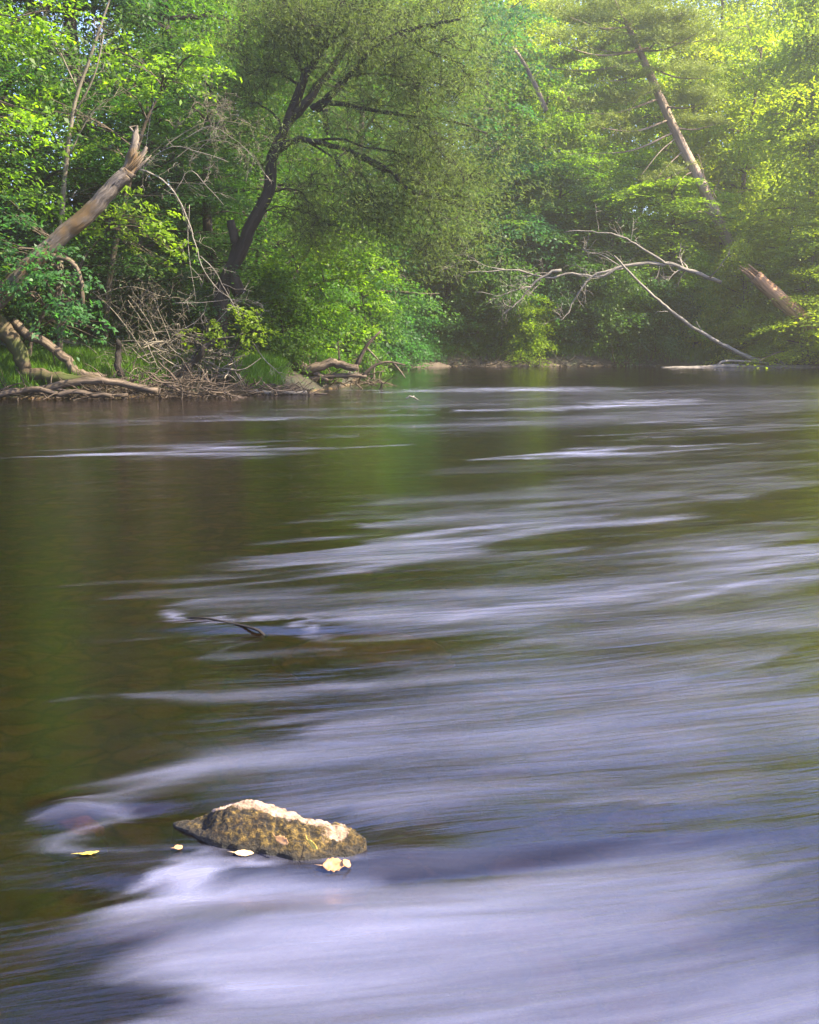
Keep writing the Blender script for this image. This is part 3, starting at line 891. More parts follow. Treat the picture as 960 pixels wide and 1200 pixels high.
bare('dead_brush', 'tangle of bare grey brush growing above the brush pile on the left bank', 27.2,
     [([(190, 448), (160, 400), (130, 360), (105, 340)], .03, .01), ([(200, 448), (175, 380), (150, 345)], .025, .01), ([(215, 445), (200, 400), (180, 350)], .02, .01),
      ([(108, 350), (150, 335), (185, 345), (215, 350)], .02, .008), ([(150, 352), (165, 375), (190, 410), (210, 440)], .02, .01), ([(235, 448), (225, 410), (200, 385)], .02, .008)],
     'twig', 24, dict(n=7, length=1.1, depth=3, spread=1.0, rmin=.005, up=.1))
bare('bare_branch', 'thin bare branches arching at the foot of the willow, above the low bright shrub', 27.3,
     [([(205, 355), (240, 352), (280, 350), (308, 372)], .018, .006), ([(245, 385), (280, 352), (300, 356)], .015, .006), ([(205, 390), (228, 378), (240, 366)], .02, .008),
      ([(295, 400), (315, 425), (338, 448)], .02, .008)],
     'grey', 25, dict(n=5, length=.6, depth=2, spread=.9, rmin=.005))

# ------------------------------------------------------------------ willow
def willow():
    rng = rngof(31)
    Y = 28.5
    base = at(262, 436, Y)
    r = root('willow_tree', base, 'dark trunked willow with fine olive foliage spreading over the river', 'tree')
    def Z(*pp): return [(240 + x / 2.667, y / 2.667, (p3[0] if p3 else 0)) for x, y, *p3 in pp]
    st = [
        ([(262, 442), (260, 350), (285, 290)] + Z((140, 720), (205, 605), (215, 500), (250, 410), (270, 350)), .185, .115),
        ([(282, 345), (272, 320), (276, 290), (270, 258)], .17, .10),
        (Z((262, 375), (320, 240), (350, 190), (375, 130), (400, 80), (430, 0)), .12, .04),
        (Z((262, 380), (330, 290), (400, 210, .5), (450, 130, 1), (500, 80, 1.2), (560, 20, 1.4)), .12, .035),
        (Z((350, 340, .3), (385, 300), (440, 235, -.5), (510, 180, -1), (600, 110, -1.4), (700, 80, -1.8), (800, 60, -2)), .10, .03),
        (Z((335, 340), (385, 318, -.3), (480, 325, -.6), (600, 350, -1), (750, 365, -1.3), (880, 415, -1.6)), .06, .015),
        (Z((232, 470), (275, 450, -.2), (330, 445, -.4), (450, 480, -.9), (560, 525, -1.3), (650, 600, -1.7), (850, 660, -2.2)), .07, .015),
        (Z((450, 480, -.9), (560, 530, -1), (700, 550, -1.2)), .03, .012),
        (Z((520, 510, -1.1), (600, 560, -1.4), (680, 640, -1.6), (730, 720, -1.7)), .03, .01),
        (Z((310, 240), (290, 190, .3), (262, 130, .6), (225, 70, .9), (180, 0, 1.2)), .045, .018),
        (Z((340, 200), (335, 140), (300, 60)), .03, .012), (Z((370, 165), (340, 90, .4), (300, 40, .6)), .03, .012),
        (Z((380, 150), (430, 100, -.3), (460, 60, -.5)), .03, .012),
        (Z((300, 270), (250, 225, .4), (180, 222, .7), (130, 235, 1)), .03, .01),
        (Z((215, 600), (270, 600, -.3), (320, 620, -.4), (350, 670, -.5)), .02, .008),
        (Z((170, 680), (230, 640, .3), (300, 660, .6)), .02, .008),
        (Z((490, 540, -1), (520, 600, -1.1), (540, 680, -1.2)), .02, .008),
        (Z((480, 70, 1.2), (560, 60, 1), (650, 40, .6), (760, 0, .2)), .03, .012),
        (Z((365, 175), (400, 120, -.3), (440, 60, -.5), (480, 0, -.6)), .03, .01),
        (Z((400, 275, .2), (470, 225, -.5), (560, 200, -.9), (660, 170, -1.2)), .03, .01),
        (Z((440, 235, -.5), (540, 225, -.9), (650, 235, -1.3), (760, 270, -1.6)), .028, .01),
        (Z((600, 350, -1), (680, 400, -1.3), (760, 470, -1.6), (820, 560, -1.8)), .025, .008),
        (Z((330, 445, -.4), (420, 440, -.8), (540, 470, -1.1), (660, 500, -1.4), (780, 560, -1.7)), .03, .01),
        (Z((330, 445, -.4), (400, 500, -.7), (450, 570, -.9), (480, 660, -1)), .025, .008),
        (Z((420, 180, .6), (480, 130, .5), (540, 90, .4), (600, 30, .3)), .03, .01),
        (Z((300, 190), (270, 130, .2), (275, 60, .3), (255, 0, .4)), .025, .01),
        (Z((255, 400), (215, 350, .3), (160, 320, .5), (110, 340, .7)), .025, .008),
        (Z((600, 110, -1.4), (700, 150, -1.6), (820, 210, -1.9)), .025, .01),
    ]
    tb, tips = MB(), []
    for k, (pts, r0, r1) in enumerate(st):
        P = smooth_path([p - base for p in A(Y, *pts)], 5)
        if r0 < .1: r0, r1 = r0 * 1.3, r1 * 1.3
        tube(tb, P, r0, r1, seg=16 if r0 > .06 else 6, rough=.04, rng=rng, ridge=.15 if r0 > .06 else 0, warp=.02 if r0 < .15 else .008)
        if k >= 2:
            twigs(tb, P, max(.012, r1), rng, n=9, length=1.7, depth=3, spread=.75, up=.02, rmin=.008, tips=tips, start=.15)
        if r0 < .1: tips.append(P[len(P)//3:])
    tb.build('trunk', BARK['dark'], r)
    # foliage: fine narrow leaves in long sweeping strands off every twig
    cb = MB()
    cc, aa = [], []
    for path in tips:
        path = np.array(path)
        m = 9
        f = rng.random(m) * (len(path) - 1.001)
        i = f.astype(int)
        p = path[i] + (path[i + 1] - path[i]) * (f - i)[:, None]
        d = unit(path[i + 1] - path[i] + .7 * rng.standard_normal((m, 3)) + [.35, 0, -.35])
        for q in range(2):
            cc.append(p + d * rng.random((m, 1)) * .8 + .16 * rng.standard_normal((m, 3)))
            aa.append(d)
    # crown volumes between the twigs
    vol = [(300, 30, 0, 2.0), (360, 60, .5, 2.0), (430, 40, .5, 2.0), (500, 60, 0, 1.9), (560, 80, -.5, 1.6), (590, 150, -1, 1.5), (540, 150, -.8, 1.7),
           (470, 140, 0, 1.7), (400, 140, .6, 1.5), (340, 120, .8, 1.4), (290, 110, 1, 1.4), (520, 220, -1, 1.5), (580, 230, -1.4, 1.3), (460, 230, -.6, 1.3),
           (400, 215, .2, 1.2), (560, 270, -1.4, 1.2), (500, 275, -1, 1.1), (260, 60, 1.2, 1.5), (390, -10, .3, 2.0), (480, -20, .2, 2.0), (560, 0, 0, 1.7),
           (330, 200, .9, 1.1), (310, 300, 1.2, 1.1), (360, 270, .9, 1.0), (600, 50, -1, 1.4), (320, -40, 0, 1.8), (440, 285, -.6, .9)]
    for px, py, dy, R in vol:
        c = at(px, py, Y + dy + 2.4) - base
        m = int(330 * R ** 2)
        # strands: anchor points in the volume, leaves strung along a drooping line
        ns = m // 14
        a = rng.standard_normal((ns, 3)) * R * [.66, .8, .52]
        d = unit(np.array([.45, 0, -.25]) + .75 * rng.standard_normal((ns, 3)))
        tt = rng.random((ns, 14, 1)) * (.5 + .6 * rng.random((ns, 1, 1)))
        p = c + a[:, None] + d[:, None] * tt + np.array([0, 0, -.25]) * tt ** 2 + .03 * rng.standard_normal((ns, 14, 3))
        cc.append(p.reshape(-1, 3)); aa.append(np.repeat(d, 14, 0))
    c = np.concatenate(cc); a = np.concatenate(aa)
    m = len(c)
    nn = unit(rng.standard_normal((m, 3)) + [0, 0, .5])
    L = .085 + .07 * rng.random(m)
    leaf_quads(cb, c, nn, unit(a + .45 * rng.standard_normal((m, 3))), L, L * .14)

    cb.build('crown', LEAF['olive'], r, smooth=False)
willow()

# ------------------------------------------------------------------ far bank: dead tree, pole, pine
def ZZ(*pp): return [(500 + p[0] / 2.087, 240 + p[1] / 2.087, (p[2] if len(p) > 2 else 0)) for p in pp]
bare('fallen_dead_tree', 'bleached bare fallen tree with forked limbs over the dark hollow of the far bank', 53.5,
     [(ZZ((570, 145), (480, 152), (420, 178), (360, 160), (300, 168), (230, 152), (150, 160), (85, 165)), .14, .03),
      (ZZ((600, 150), (575, 130), (510, 92), (460, 72), (400, 62), (335, 68)), .10, .03),
      (ZZ((330, 160), (290, 172), (250, 205), (215, 245), (188, 266)), .12, .04), (ZZ((480, 155), (405, 178), (365, 225), (345, 262), (325, 282)), .10, .03),
      (ZZ((255, 200), (215, 208), (180, 222), (118, 214)), .06, .02), (ZZ((470, 148), (430, 128), (380, 110)), .05, .02),
      (ZZ((190, 158), (140, 140), (90, 130), (50, 155)), .05, .012), (ZZ((300, 168), (240, 180), (170, 250)), .03, .01),
      (ZZ((720, 190), (650, 165), (600, 150), (560, 147)), .16, .12)],
     'grey', 41, dict(n=7, length=1.5, depth=2, spread=.8, rmin=.011), cat='dead tree', par='limb', wp=.035)
bare('bare_pole', 'long pale bare trunk slanting down to the shore log on the far bank', 52.3,
     [(ZZ((458, 125), (510, 175), (560, 225), (600, 262), (640, 290), (700, 328), (750, 355), (800, 378), (820, 384)), .07, .19),
      (ZZ((590, 262), (570, 262), (555, 268)), .03, .01), (ZZ((640, 290), (625, 300)), .03, .01), (ZZ((660, 285), (675, 308)), .04, .02)],
     'grey', 42, None, cat='dead tree', par='trunk', wp=.02)

def pine():
    rng = rngof(51)
    Y = 58.0
    base = at(905, 420, Y)
    r = root('leaning_pine', base, 'tall pine leaning left with needle boughs only near its top', 'tree')
    tb = MB()
    P = smooth_path([p - base for p in A(Y, (915, 425), (890, 365), (852, 280), (822, 215), (792, 155), (765, 95), (745, 50), (735, 28))], 4)
    tube(tb, P, .36, .13, seg=12, rough=.04, rng=rng)
    tb.build('trunk', BARK['pine'], r)
    lb, C, O, RR = MB(), [], [], []
    # (start, end, spray radius, needles?)
    L = [((738, 32), (668, 20), 1.2), ((738, 30), (700, 5), 1.2), ((740, 34), (800, 15), 1.4), ((742, 40), (840, 45), 1.3), ((750, 60), (815, 40), 1.2),
         ((760, 56), (690, 55), 1.0), ((752, 60), (640, 45), 1.1), ((755, 75), (830, 92), 1.1), ((760, 80), (700, 95), 1.1), ((770, 105), (690, 120), 1.1),
         ((778, 125), (835, 118), 1.2), ((775, 115), (660, 130), 1.1), ((790, 150), (840, 145), .9), ((785, 140), (705, 150), .9), ((738, 30), (755, -10), 1.3),
         ((736, 28), (715, -18), 1.2), ((812, 192), (760, 215), .7), ((760, 60), (780, 20), 1.0), ((755, 70), (620, 75), .9), ((740, 40), (650, 5), 1.1), ((790, 155), (690, 180), .8)]
    for (a, b, R) in L:
        dy = rng.uniform(-3.2, 1.5)
        p0 = at(a[0], a[1], Y) - base
        p1 = at(b[0], b[1], Y + dy) - base
        mid = (p0 + p1) / 2 + [0, 0, -.15 * np.linalg.norm(p1 - p0) * .5]
        path = smooth_path([p0, mid, p1], 6)
        tube(lb, path, .06, .015, seg=5, cap=False)
        twigs(lb, path, .02, rng, n=5, length=.8, depth=1, up=.1, rmin=.008, start=.4)
        o = unit((p1 - p0) * [1, 1, .2])
        for k in range(9):
            f = .35 + .7 * k / 9
            q = p0 + (p1 - p0) * f + rng.standard_normal(3) * [.6, .6, .14]
            q[2] = q[2] + .25
            C.append(q); O.append(unit(o + .5 * rng.standard_normal(3) * [1, 1, 0])); RR.append(R * (.45 + .4 * rng.random()))
    for (a, b) in (((765, 95), (735, 135)), ((795, 160), (752, 205)), ((803, 175), (755, 230)), ((828, 225), (818, 180)), ((838, 255), (812, 250)), ((832, 240), (845, 210)),
                   ((815, 200), (790, 222)), ((820, 212), (840, 232))):
        p0, p1 = at(*a, Y) - base, at(*b, Y - .8) - base
        path = smooth_path([p0, (p0 + p1) / 2 + [0, 0, .2], p1], 5)
        tube(lb, path, .04, .012, seg=5, cap=False)
        twigs(lb, path, .02, rng, n=3, length=.7, depth=1, rmin=.008)
    lb.build('branches', BARK['pine'], r)
    cb = MB()
    sprays(cb, C, O, RR, rng, n=620, size=.21, thick=.12, aspect=.14, out=.1, jit=.9, droop=.1, hang=-.5)
    cb.build('crown', LEAF['pine'], r, smooth=False)
pine()

def broken_orange():
    rng = rngof(52)
    Y = 52.0
    base = at(965, 395, Y)
    r = root('broken_tree', base, 'thick orange brown broken trunk stripped of bark, slanting into the maples', 'dead tree')
    mb = MB()
    P = smooth_path([p - base for p in A(Y, (985, 415), (938, 372), (905, 342), (885, 324))], 6)
    tube(mb, P, .40, .30, seg=14, rough=.05, rng=rng)
    splinter_top(mb, P[-1], P[-1] - P[-4], .24, rng, 12, .8)
    mb.build('trunk', BARK['rust'], r)
broken_orange()
bare('dead_snag', 'short dead trunk leaning in the hazy crowns left of the pine top', 60,
     [([(640, 130), (625, 95), (612, 70), (600, 55)], .22, .12), ([(625, 92), (640, 78), (655, 72)], .05, .02)], 'pine', 43, None, cat='dead tree', par='trunk')
bare('bare_branch', 'pale broken limb jutting out below the left boughs of the pine', 59,
     [([(665, 115), (680, 124), (697, 128)], .12, .05), ([(665, 115), (672, 118)], .14, .1)], 'rust', 44, None)

# ------------------------------------------------------------------ shrubs under the trees
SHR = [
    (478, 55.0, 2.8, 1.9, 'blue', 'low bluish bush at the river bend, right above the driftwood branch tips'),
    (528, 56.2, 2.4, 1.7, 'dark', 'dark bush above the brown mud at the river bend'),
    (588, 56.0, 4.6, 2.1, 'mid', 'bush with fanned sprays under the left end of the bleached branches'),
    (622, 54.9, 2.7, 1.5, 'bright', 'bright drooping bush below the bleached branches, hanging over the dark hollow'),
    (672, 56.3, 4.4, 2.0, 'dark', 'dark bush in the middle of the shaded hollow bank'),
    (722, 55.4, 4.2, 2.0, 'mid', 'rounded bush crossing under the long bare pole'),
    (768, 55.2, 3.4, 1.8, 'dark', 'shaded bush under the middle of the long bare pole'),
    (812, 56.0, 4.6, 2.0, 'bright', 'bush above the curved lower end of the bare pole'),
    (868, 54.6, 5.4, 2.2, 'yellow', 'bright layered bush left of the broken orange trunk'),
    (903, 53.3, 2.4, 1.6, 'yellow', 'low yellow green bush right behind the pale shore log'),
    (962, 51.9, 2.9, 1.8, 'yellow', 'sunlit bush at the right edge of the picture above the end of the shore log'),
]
for i in range(3):
    variant('shrub%d' % i, seed=170 + i, H=3.6, R=2.0, base=.05, n_limbs=20, leaf=.14, dens=330, sub=4, trunk_r=.05, shape=['full', 'round', 'full'][i], sprayR=(.9, 1.5), drop=.1)
for i, (px, Y, H, R, lf, lab) in enumerate(SHR):
    x = at(px, 430, Y)[0]
    put_tree('bush', 'shrub%d' % (i % 3), (x, Y, gz(x, Y) - .15), (R / 2, R / 2, H / 3.6), i * 1.7, lf, 'dark', lab, 'bush')
LSH = [
    (20, 28.4, 2.4, 1.5, 'mid', 'small yellowish bush behind the mossy curved trunk'),
    (330, 29.8, 2.6, 1.4, 'mid', 'small dark green bush at the right foot of the willow'),
    (150, 29, 2.2, 1.4, 'dark', 'dark green bush behind the bare grey brush'),
    (240, 29.2, 2.0, 1.3, 'dark', 'dark green bush at the left foot of the willow'),
    (365, 36, 3.2, 1.8, 'mid', 'bush on the bank behind the fallen driftwood trunk'),
    (408, 41.5, 2.8, 1.8, 'mid', 'bush behind the standing prong of the driftwood trunk'),
    (440, 49, 3.2, 2.0, 'blue', 'far bush on the left bank where the river bends away'),
]
for i, (px, Y, H, R, lf, lab) in enumerate(LSH):
    x = at(px, 430, Y)[0]
    put_tree('bush', 'shrub%d' % ((i + 1) % 3), (x, Y, gz(x, Y) - .15), (R / 2, R / 2, H / 3.6), i * 2.1, lf, 'dark', lab, 'bush')

# ------------------------------------------------------------------ driftwood of the left bank
def log(name, label, Y, pts, r0, r1, mat, seed, tw=None, zfix=None, extra=()):
    rng = rngof(seed)
    W_ = A(Y, *pts)
    base = W_[0].copy()
    r = root(name, base, label, 'log')
    mb = MB()
    P = smooth_path([p - base for p in W_], 5)
    tube(mb, P, r0, r1, seg=14, rough=.04, rng=rng, ridge=.2, warp=.03)
    if tw: twigs(mb, P, r1 * .5, rng, **tw)
    mb.build('trunk', BARK[mat], r)
    for e, a, b in extra:
        tm = MB()
        Q = smooth_path([p - base for p in A(Y, *e)], 4)
        tube(tm, Q, a, b, seg=7, rough=.06, rng=rng)
        if tw: twigs(tm, Q, b * .7, rng, n=3, length=.5, depth=2, rmin=.006)
        tm.build('branch', BARK[mat], r)
    return r
log('mossy_log', 'mossy dark trunk curving down from the left edge into the brush', 25.9,
    [(-30, 350), (3, 382), (22, 408), (36, 432), (65, 441), (100, 446), (125, 449)], .22, .10, 'moss', 71)
log('fallen_log', 'straight brown fallen log slanting behind the mossy curved trunk', 26.2,
    [(15, 376), (45, 398), (72, 420), (92, 436), (120, 445)], .10, .12, 'drift', 72, dict(n=6, length=.7, depth=2, spread=.9, rmin=.006))
log('driftwood_log', 'long pale driftwood log lying along the waterline at far left', 25.3,
    [(-30, 464), (40, 456), (100, 449), (140, 449), (185, 458)], .09, .07, 'drift', 73, None, None, [([(60, 455), (110, 463), (150, 462)], .03, .02)])
log('driftwood_log', 'second grey driftwood log lowest at the waterline, below the long pale one', 25.1,
    [(-30, 467), (30, 463), (80, 463), (130, 464)], .07, .05, 'dtwig', 74)
log('driftwood_log', 'short pale log at the water edge right of the brush pile', 27.2,
    [(292, 461), (320, 459), (360, 460)], .05, .05, 'grey', 75, dict(n=5, length=.4, depth=1, rmin=.006))
log('fallen_tree', 'big fallen trunk reaching over the water at the tip of the left bank', 30.0,
    [(262, 418), (290, 442), (318, 437), (345, 428), (370, 430), (392, 424), (420, 430)], .20, .09, 'drift', 76,
    dict(n=8, length=.8, depth=2, spread=1, rmin=.008), None,
    [([(360, 432), (372, 438), (385, 446)], .10, .05), ([(300, 448), (350, 446), (395, 440), (430, 441)], .09, .05), ([(418, 428), (430, 405), (446, 388)], .07, .025),
     ([(425, 440), (440, 428), (455, 424), (475, 428)], .05, .02), ([(462, 426), (470, 436), (475, 443)], .03, .015), ([(398, 422), (397, 410), (396, 400)], .03, .012),
     ([(430, 408), (440, 418), (448, 428)], .025, .012)])
log('dark_prong', 'short dark stub standing up from the brush pile on the left bank', 26.4,
    [(141, 440), (140, 420), (138, 400)], .09, .06, 'dark', 77)
log('dark_prong', 'dark leaning stump stem under the low bright shrub', 26.7,
    [(215, 447), (226, 428), (240, 412), (252, 400)], .08, .06, 'dark', 78)
log('shore_log', 'long pale log lying on the gravel edge of the far right bank', 52.0,
    [(775, 432), (815, 431), (855, 427), (900, 428), (955, 430), (985, 431)], .10, .14, 'grey', 79, dict(n=7, length=.9, depth=1, spread=.8, rmin=.012), None,
    [([(840, 429), (850, 423), (880, 424), (920, 428)], .06, .05), ([(905, 415), (912, 422), (922, 428)], .04, .03)])
log('floating_stick', 'small dark stick drifting on the water below the fallen tree', 34.0, [(386, 449), (396, 449), (403, 448)], .04, .03, 'dark', 80)
log('floating_stick', 'tiny pale stick drifting in the bright riffle at the bend', 24.4, [(476, 467), (484, 467), (489, 468)], .02, .012, 'grey', 81)

def brush(name, label, Y, x0, x1, ybase, hpx, n, mat, seed, lmax=1.0):
    rng = rngof(seed)
    mb = MB()
    for k in range(n):
        px = x0 + (x1 - x0) * rng.random()
        w = math.sin(math.pi * (px - x0) / (x1 - x0)) ** .5
        py = ybase - hpx * w * rng.random() ** 1.6
        p = at(px, py, Y + rng.uniform(-.5, .5))
        d = unit(rng.standard_normal(3) * [1, .8, .38])
        L = lmax * (.3 + .7 * rng.random())
        pts = [p]
        for s in range(4):
            d = unit(d + .22 * rng.standard_normal(3)); pts.append(pts[-1] + d * L / 4)
        pts = [np.array([q[0], q[1], max(q[2], -.02)]) for q in pts]
        rr = .006 + .022 * rng.random() ** 2.5
        tube(mb, pts, rr, rr * .4, seg=4, cap=False)
    o = mb.build(name, BARK[mat], None)
    return tag(o, label, 'brush', kind='stuff')
brush('brush_pile', 'pile of drifted sticks between the long logs and the water', 26.0, 100, 270, 464, 26, 420, 'dtwig', 85)
brush('stick_litter', 'loose sticks along the left waterline', 25.6, -20, 130, 466, 12, 200, 'dtwig', 86, .8)
brush('twig_litter', 'twigs lying along the water edge under the willow', 27.4, 255, 370, 462, 12, 220, 'dtwig', 87, .7)
brush('driftwood_litter', 'jumble of broken branches under the fallen tree', 30.6, 285, 450, 450, 16, 260, 'drift', 88, .9)
brush('dry_brush', 'thin dry stems standing among the bank grass', 27.3, 110, 280, 440, 60, 420, 'twig', 89, .9)
brush('far_bank_litter', 'sticks and roots along the far waterline', 53.6, 490, 780, 431, 9, 420, 'dark', 90, 1.4)

# mud bank humps at the bend
def mud(px, Y, L, H, label, seed):
    x = at(px, 430, Y)[0]
    mb = MB()
    nu, nv = 26, 14
    V = []
    for i in range(nu):
        for j in range(nv):
            u, v = i / (nu - 1) * 2 - 1, j / (nv - 1) * 2 - 1
            h = H * (1 - u * u) ** .5 * (1 - v * v) ** .7
            h *= .7 + .6 * float(fbm(np.array([i * .4]), np.array([j * .4]), seed, 3)[0])
            V.append((u * L, v * 1.0, h - .15))
    Q = [(i*nv+j, (i+1)*nv+j, (i+1)*nv+j+1, i*nv+j+1) for i in range(nu-1) for j in range(nv-1)]
    mb.add(V, Q)
    o = mb.build('mud_bank', BARK['brown'])
    o.location = (x, Y, 0)
    tag(o, label, 'mud bank')
mud(505, 53.4, 1.1, .34, 'bare brown mud hump at the waterline of the river bend', 1)
mud(610, 54.4, 2.2, .4, 'grey brown mud hump under the drooping bush in the dark hollow', 2)

# ------------------------------------------------------------------ grass
def grass(name, label, patches, seed, hgt=.45):
    rng = rngof(seed)
    mb = MB()
    for (px0, px1, Y0, Y1, n) in patches:
        Y = rng.uniform(Y0, Y1, n)
        x = rng.uniform(at(px0, 430, 1)[0], at(px1, 430, 1)[0], n) * Y
        z = ground_h(x, Y)
        ok = z > .08
        x, Y, z = x[ok], Y[ok], z[ok]
        m = len(x)
        a = unit(np.stack([.45 * rng.standard_normal(m) + .1, .45 * rng.standard_normal(m), np.ones(m)], -1))
        h = hgt * (.4 + .8 * rng.random(m))
        nn = unit(np.stack([rng.standard_normal(m), rng.standard_normal(m), .2 * np.ones(m)], -1))
        c = np.stack([x, Y, z], -1) + a * h[:, None] * .5
        leaf_quads(mb, c, nn, a, h, np.full(m, .022), 0)
    o = mb.build(name, LEAF['grass'], None, smooth=False)
    tag(o, label, 'grass', kind='stuff')
grass('grass', 'fresh green grass on the left bank', [(-40, 90, 25.6, 28.5, 30000), (200, 330, 27.6, 30, 26000), (90, 200, 26.5, 29, 9000), (320, 400, 30, 38, 12000)], 91)
grass('far_grass', 'thin sunlit grass along the far right bank', [(800, 1000, 52.3, 56, 16000), (440, 800, 54.6, 57, 5000)], 92, .5)

# ------------------------------------------------------------------ the rock
def rock_mat():
    m, nt, nd, lk = new_mat('mossy_granite')
    tc = nd.new('ShaderNodeTexCoord')
    def nz(s, d, r=.6):
        n = nd.new('ShaderNodeTexNoise'); n.inputs['Scale'].default_value = s; n.inputs['Detail'].default_value = d
        n.inputs['Roughness'].default_value = r
        lk.new(tc.outputs['Object'], n.inputs['Vector']); return n.outputs[0]
    a = nd.new('ShaderNodeAttribute'); a.attribute_name = 'bare'
    n1, n2, n3 = nz(14, 8, .7), nz(70, 6, .7), nz(32, 5)
    stone = ramp(nd, [(.3, (.20, .12, .075)), (.5, (.38, .25, .17)), (.7, (.52, .38, .28))]); lk.new(n3, stone.inputs[0])
    moss = ramp(nd, [(.38, (.012, .008, .004)), (.47, (.040, .025, .006)), (.56, (.130, .080, .013)), (.68, (.26, .16, .035))]); lk.new(n2, moss.inputs[0])  # moss tones, darkened to hold the shade of the front face
    ad = nd.new('ShaderNodeMath'); ad.operation = 'MULTIPLY_ADD'; lk.new(n1, ad.inputs[0]); ad.inputs[1].default_value = 2.0; lk.new(a.outputs['Fac'], ad.inputs[2])
    dk = ramp(nd, [(.42, (.30, .25, .22)), (.58, (1, 1, 1))]); lk.new(nz(9, 6, .75), dk.inputs[0])
    mm = nd.new('ShaderNodeMix'); mm.data_type = 'RGBA'; mm.blend_type = 'MULTIPLY'; mm.inputs[0].default_value = 1
    lk.new(moss.outputs[0], mm.inputs[6]); lk.new(dk.outputs[0], mm.inputs[7])
    th = ramp(nd, [(.93 / 2, (0, 0, 0)), (1.07 / 2, (1, 1, 1))])
    hf = nd.new('ShaderNodeMath'); hf.operation = 'MULTIPLY'; lk.new(ad.outputs[0], hf.inputs[0]); hf.inputs[1].default_value = .335
    lk.new(hf.outputs[0], th.inputs[0])
    mx = nd.new('ShaderNodeMix'); mx.data_type = 'RGBA'
    lk.new(th.outputs[0], mx.inputs[0]); lk.new(mm.outputs[2], mx.inputs[6]); lk.new(stone.outputs[0], mx.inputs[7])
    # wet band near the waterline: darker and glossier stone
    geo = nd.new('ShaderNodeNewGeometry'); sp = nd.new('ShaderNodeSeparateXYZ'); lk.new(geo.outputs['Position'], sp.inputs[0])
    wet = nd.new('ShaderNodeMapRange'); wet.inputs['From Min'].default_value = .006; wet.inputs['From Max'].default_value = .030
    wet.inputs['To Min'].default_value = 0; wet.inputs['To Max'].default_value = 1
    lk.new(sp.outputs['Z'], wet.inputs['Value'])
    mw = nd.new('ShaderNodeMix'); mw.data_type = 'RGBA'
    lk.new(wet.outputs[0], mw.inputs[0]); mw.inputs[6].default_value = (.016, .010, .005, 1); lk.new(mx.outputs[2], mw.inputs[7])
    bs = nd.new('ShaderNodeBsdfPrincipled')
    lk.new(mw.outputs[2], bs.inputs['Base Color'])
    rr = nd.new('ShaderNodeMapRange'); rr.inputs['To Min'].default_value = .55; rr.inputs['To Max'].default_value = .85
    lk.new(wet.outputs[0], rr.inputs['Value']); lk.new(rr.outputs[0], bs.inputs['Roughness'])
    bp = nd.new('ShaderNodeBump'); bp.inputs['Strength'].default_value = 1; bp.inputs['Distance'].default_value = .02
    lk.new(n2, bp.inputs['Height']); lk.new(bp.outputs[0], bs.inputs['Normal'])
    out = nd.new('ShaderNodeOutputMaterial'); lk.new(bs.outputs[0], out.inputs[0])
    return m

RA, RB = on_water(184, 989), on_water(438, 1010)       # the two ends on the water
def rock_h(u):
    """ridge height along the rock, u in -1..1, read from its outline"""
    xs = [-1, -.84, -.6, -.45, -.3, -.1, .1, .3, .5, .65, .8, .92, 1]
    hs = [0, .012, .052, .090, .116, .108, .090, .080, .076, .070, .052, .030, 0]
    return np.interp(u, xs, hs) * .80
def build_rock():
    nu, nv = 260, 120
    u = np.linspace(-1, 1, nu)[:, None] * np.ones((1, nv))
    v = np.ones((nu, 1)) * np.linspace(-1, 1, nv)[None]
    ax = (RB - RA) / 2; half = np.linalg.norm(ax[:2]); ax = unit(ax); ay = np.array([-ax[1], ax[0], 0])
    cen = (RA + RB) / 2
    wid = .088 * np.sqrt(np.clip(1 - u ** 2, 0, 1)) ** .7 * (.68 + .32 * np.clip((u + .9) / 1.3, 0, 1)) + .003
    # ridge nearer to the back
    prof = np.where(v > .25, 1 - ((v - .25) / .75) ** 2.2, 1 - ((.25 - v) / 1.25) ** 2.0)
    X, Yv = u * half, v * wid * 1.15 + .035 * np.clip(-u, 0, 1) - .045 * np.clip(u, 0, 1)
    H = rock_h(u) * prof * 1.12
    n = fbm(X * 11 + 5, Yv * 14 + 5, 5, 5) - .5
    n2 = fbm(X * 48 + 5, Yv * 60 + 5, 15, 5) - .5
    H = H + (n * .046 + n2 * .026) * np.clip(prof * 1.6, 0, 1)
    # facet edge: a shelf along the front top
    H = np.where(H > .075 + .02 * n, .075 + .02 * n + (H - .075 - .02 * n) * .75, H)
    edge = np.clip((1 - np.sqrt(u ** 2 * np.abs(u) ** 3 + v ** 2 * .98)) * 9, 0, 1)
    H = H * edge - .10 * (1 - edge)
    P = np.stack([X * 1.0 + .012 * (fbm(X * 20, Yv * 20, 31, 3) - .5), Yv + .05 * (fbm(X * 9, Yv * 5, 33, 3) - .5), H], -1)
    i = np.arange(nu * nv).reshape(nu, nv)
    q = np.stack([i[:-1, :-1], i[1:, :-1], i[1:, 1:], i[:-1, 1:]], -1).reshape(-1, 4)
    mb = MB(); mb.add(P.reshape(-1, 3), q)
    o = mb.build('rock', rock_mat())
    o.location = (cen[0], cen[1] + .085, 0)
    o.rotation_euler = (0, 0, math.atan2(ax[1], ax[0]))
    bare_ = (np.clip((v + .10) / .35, 0, 1) * np.clip((H - .045) / .025, 0, 1)) * 1.05
    bare_ += .75 * np.exp(-((u - .66) / .12) ** 2 - ((v + .1) / .3) ** 2) + .3 * np.exp(-((u + .2) / .15) ** 2 - ((v + .35) / .12) ** 2)
    a = o.data.attributes.new('bare', 'FLOAT', 'POINT'); a.data.foreach_set('value', bare_.ravel().astype(np.float32))
    tag(o, 'mossy low rock with a bare pinkish top, rising out of the silky water', 'rock')
    return o, cen, ax
ROCKO, RC, RAX = build_rock()

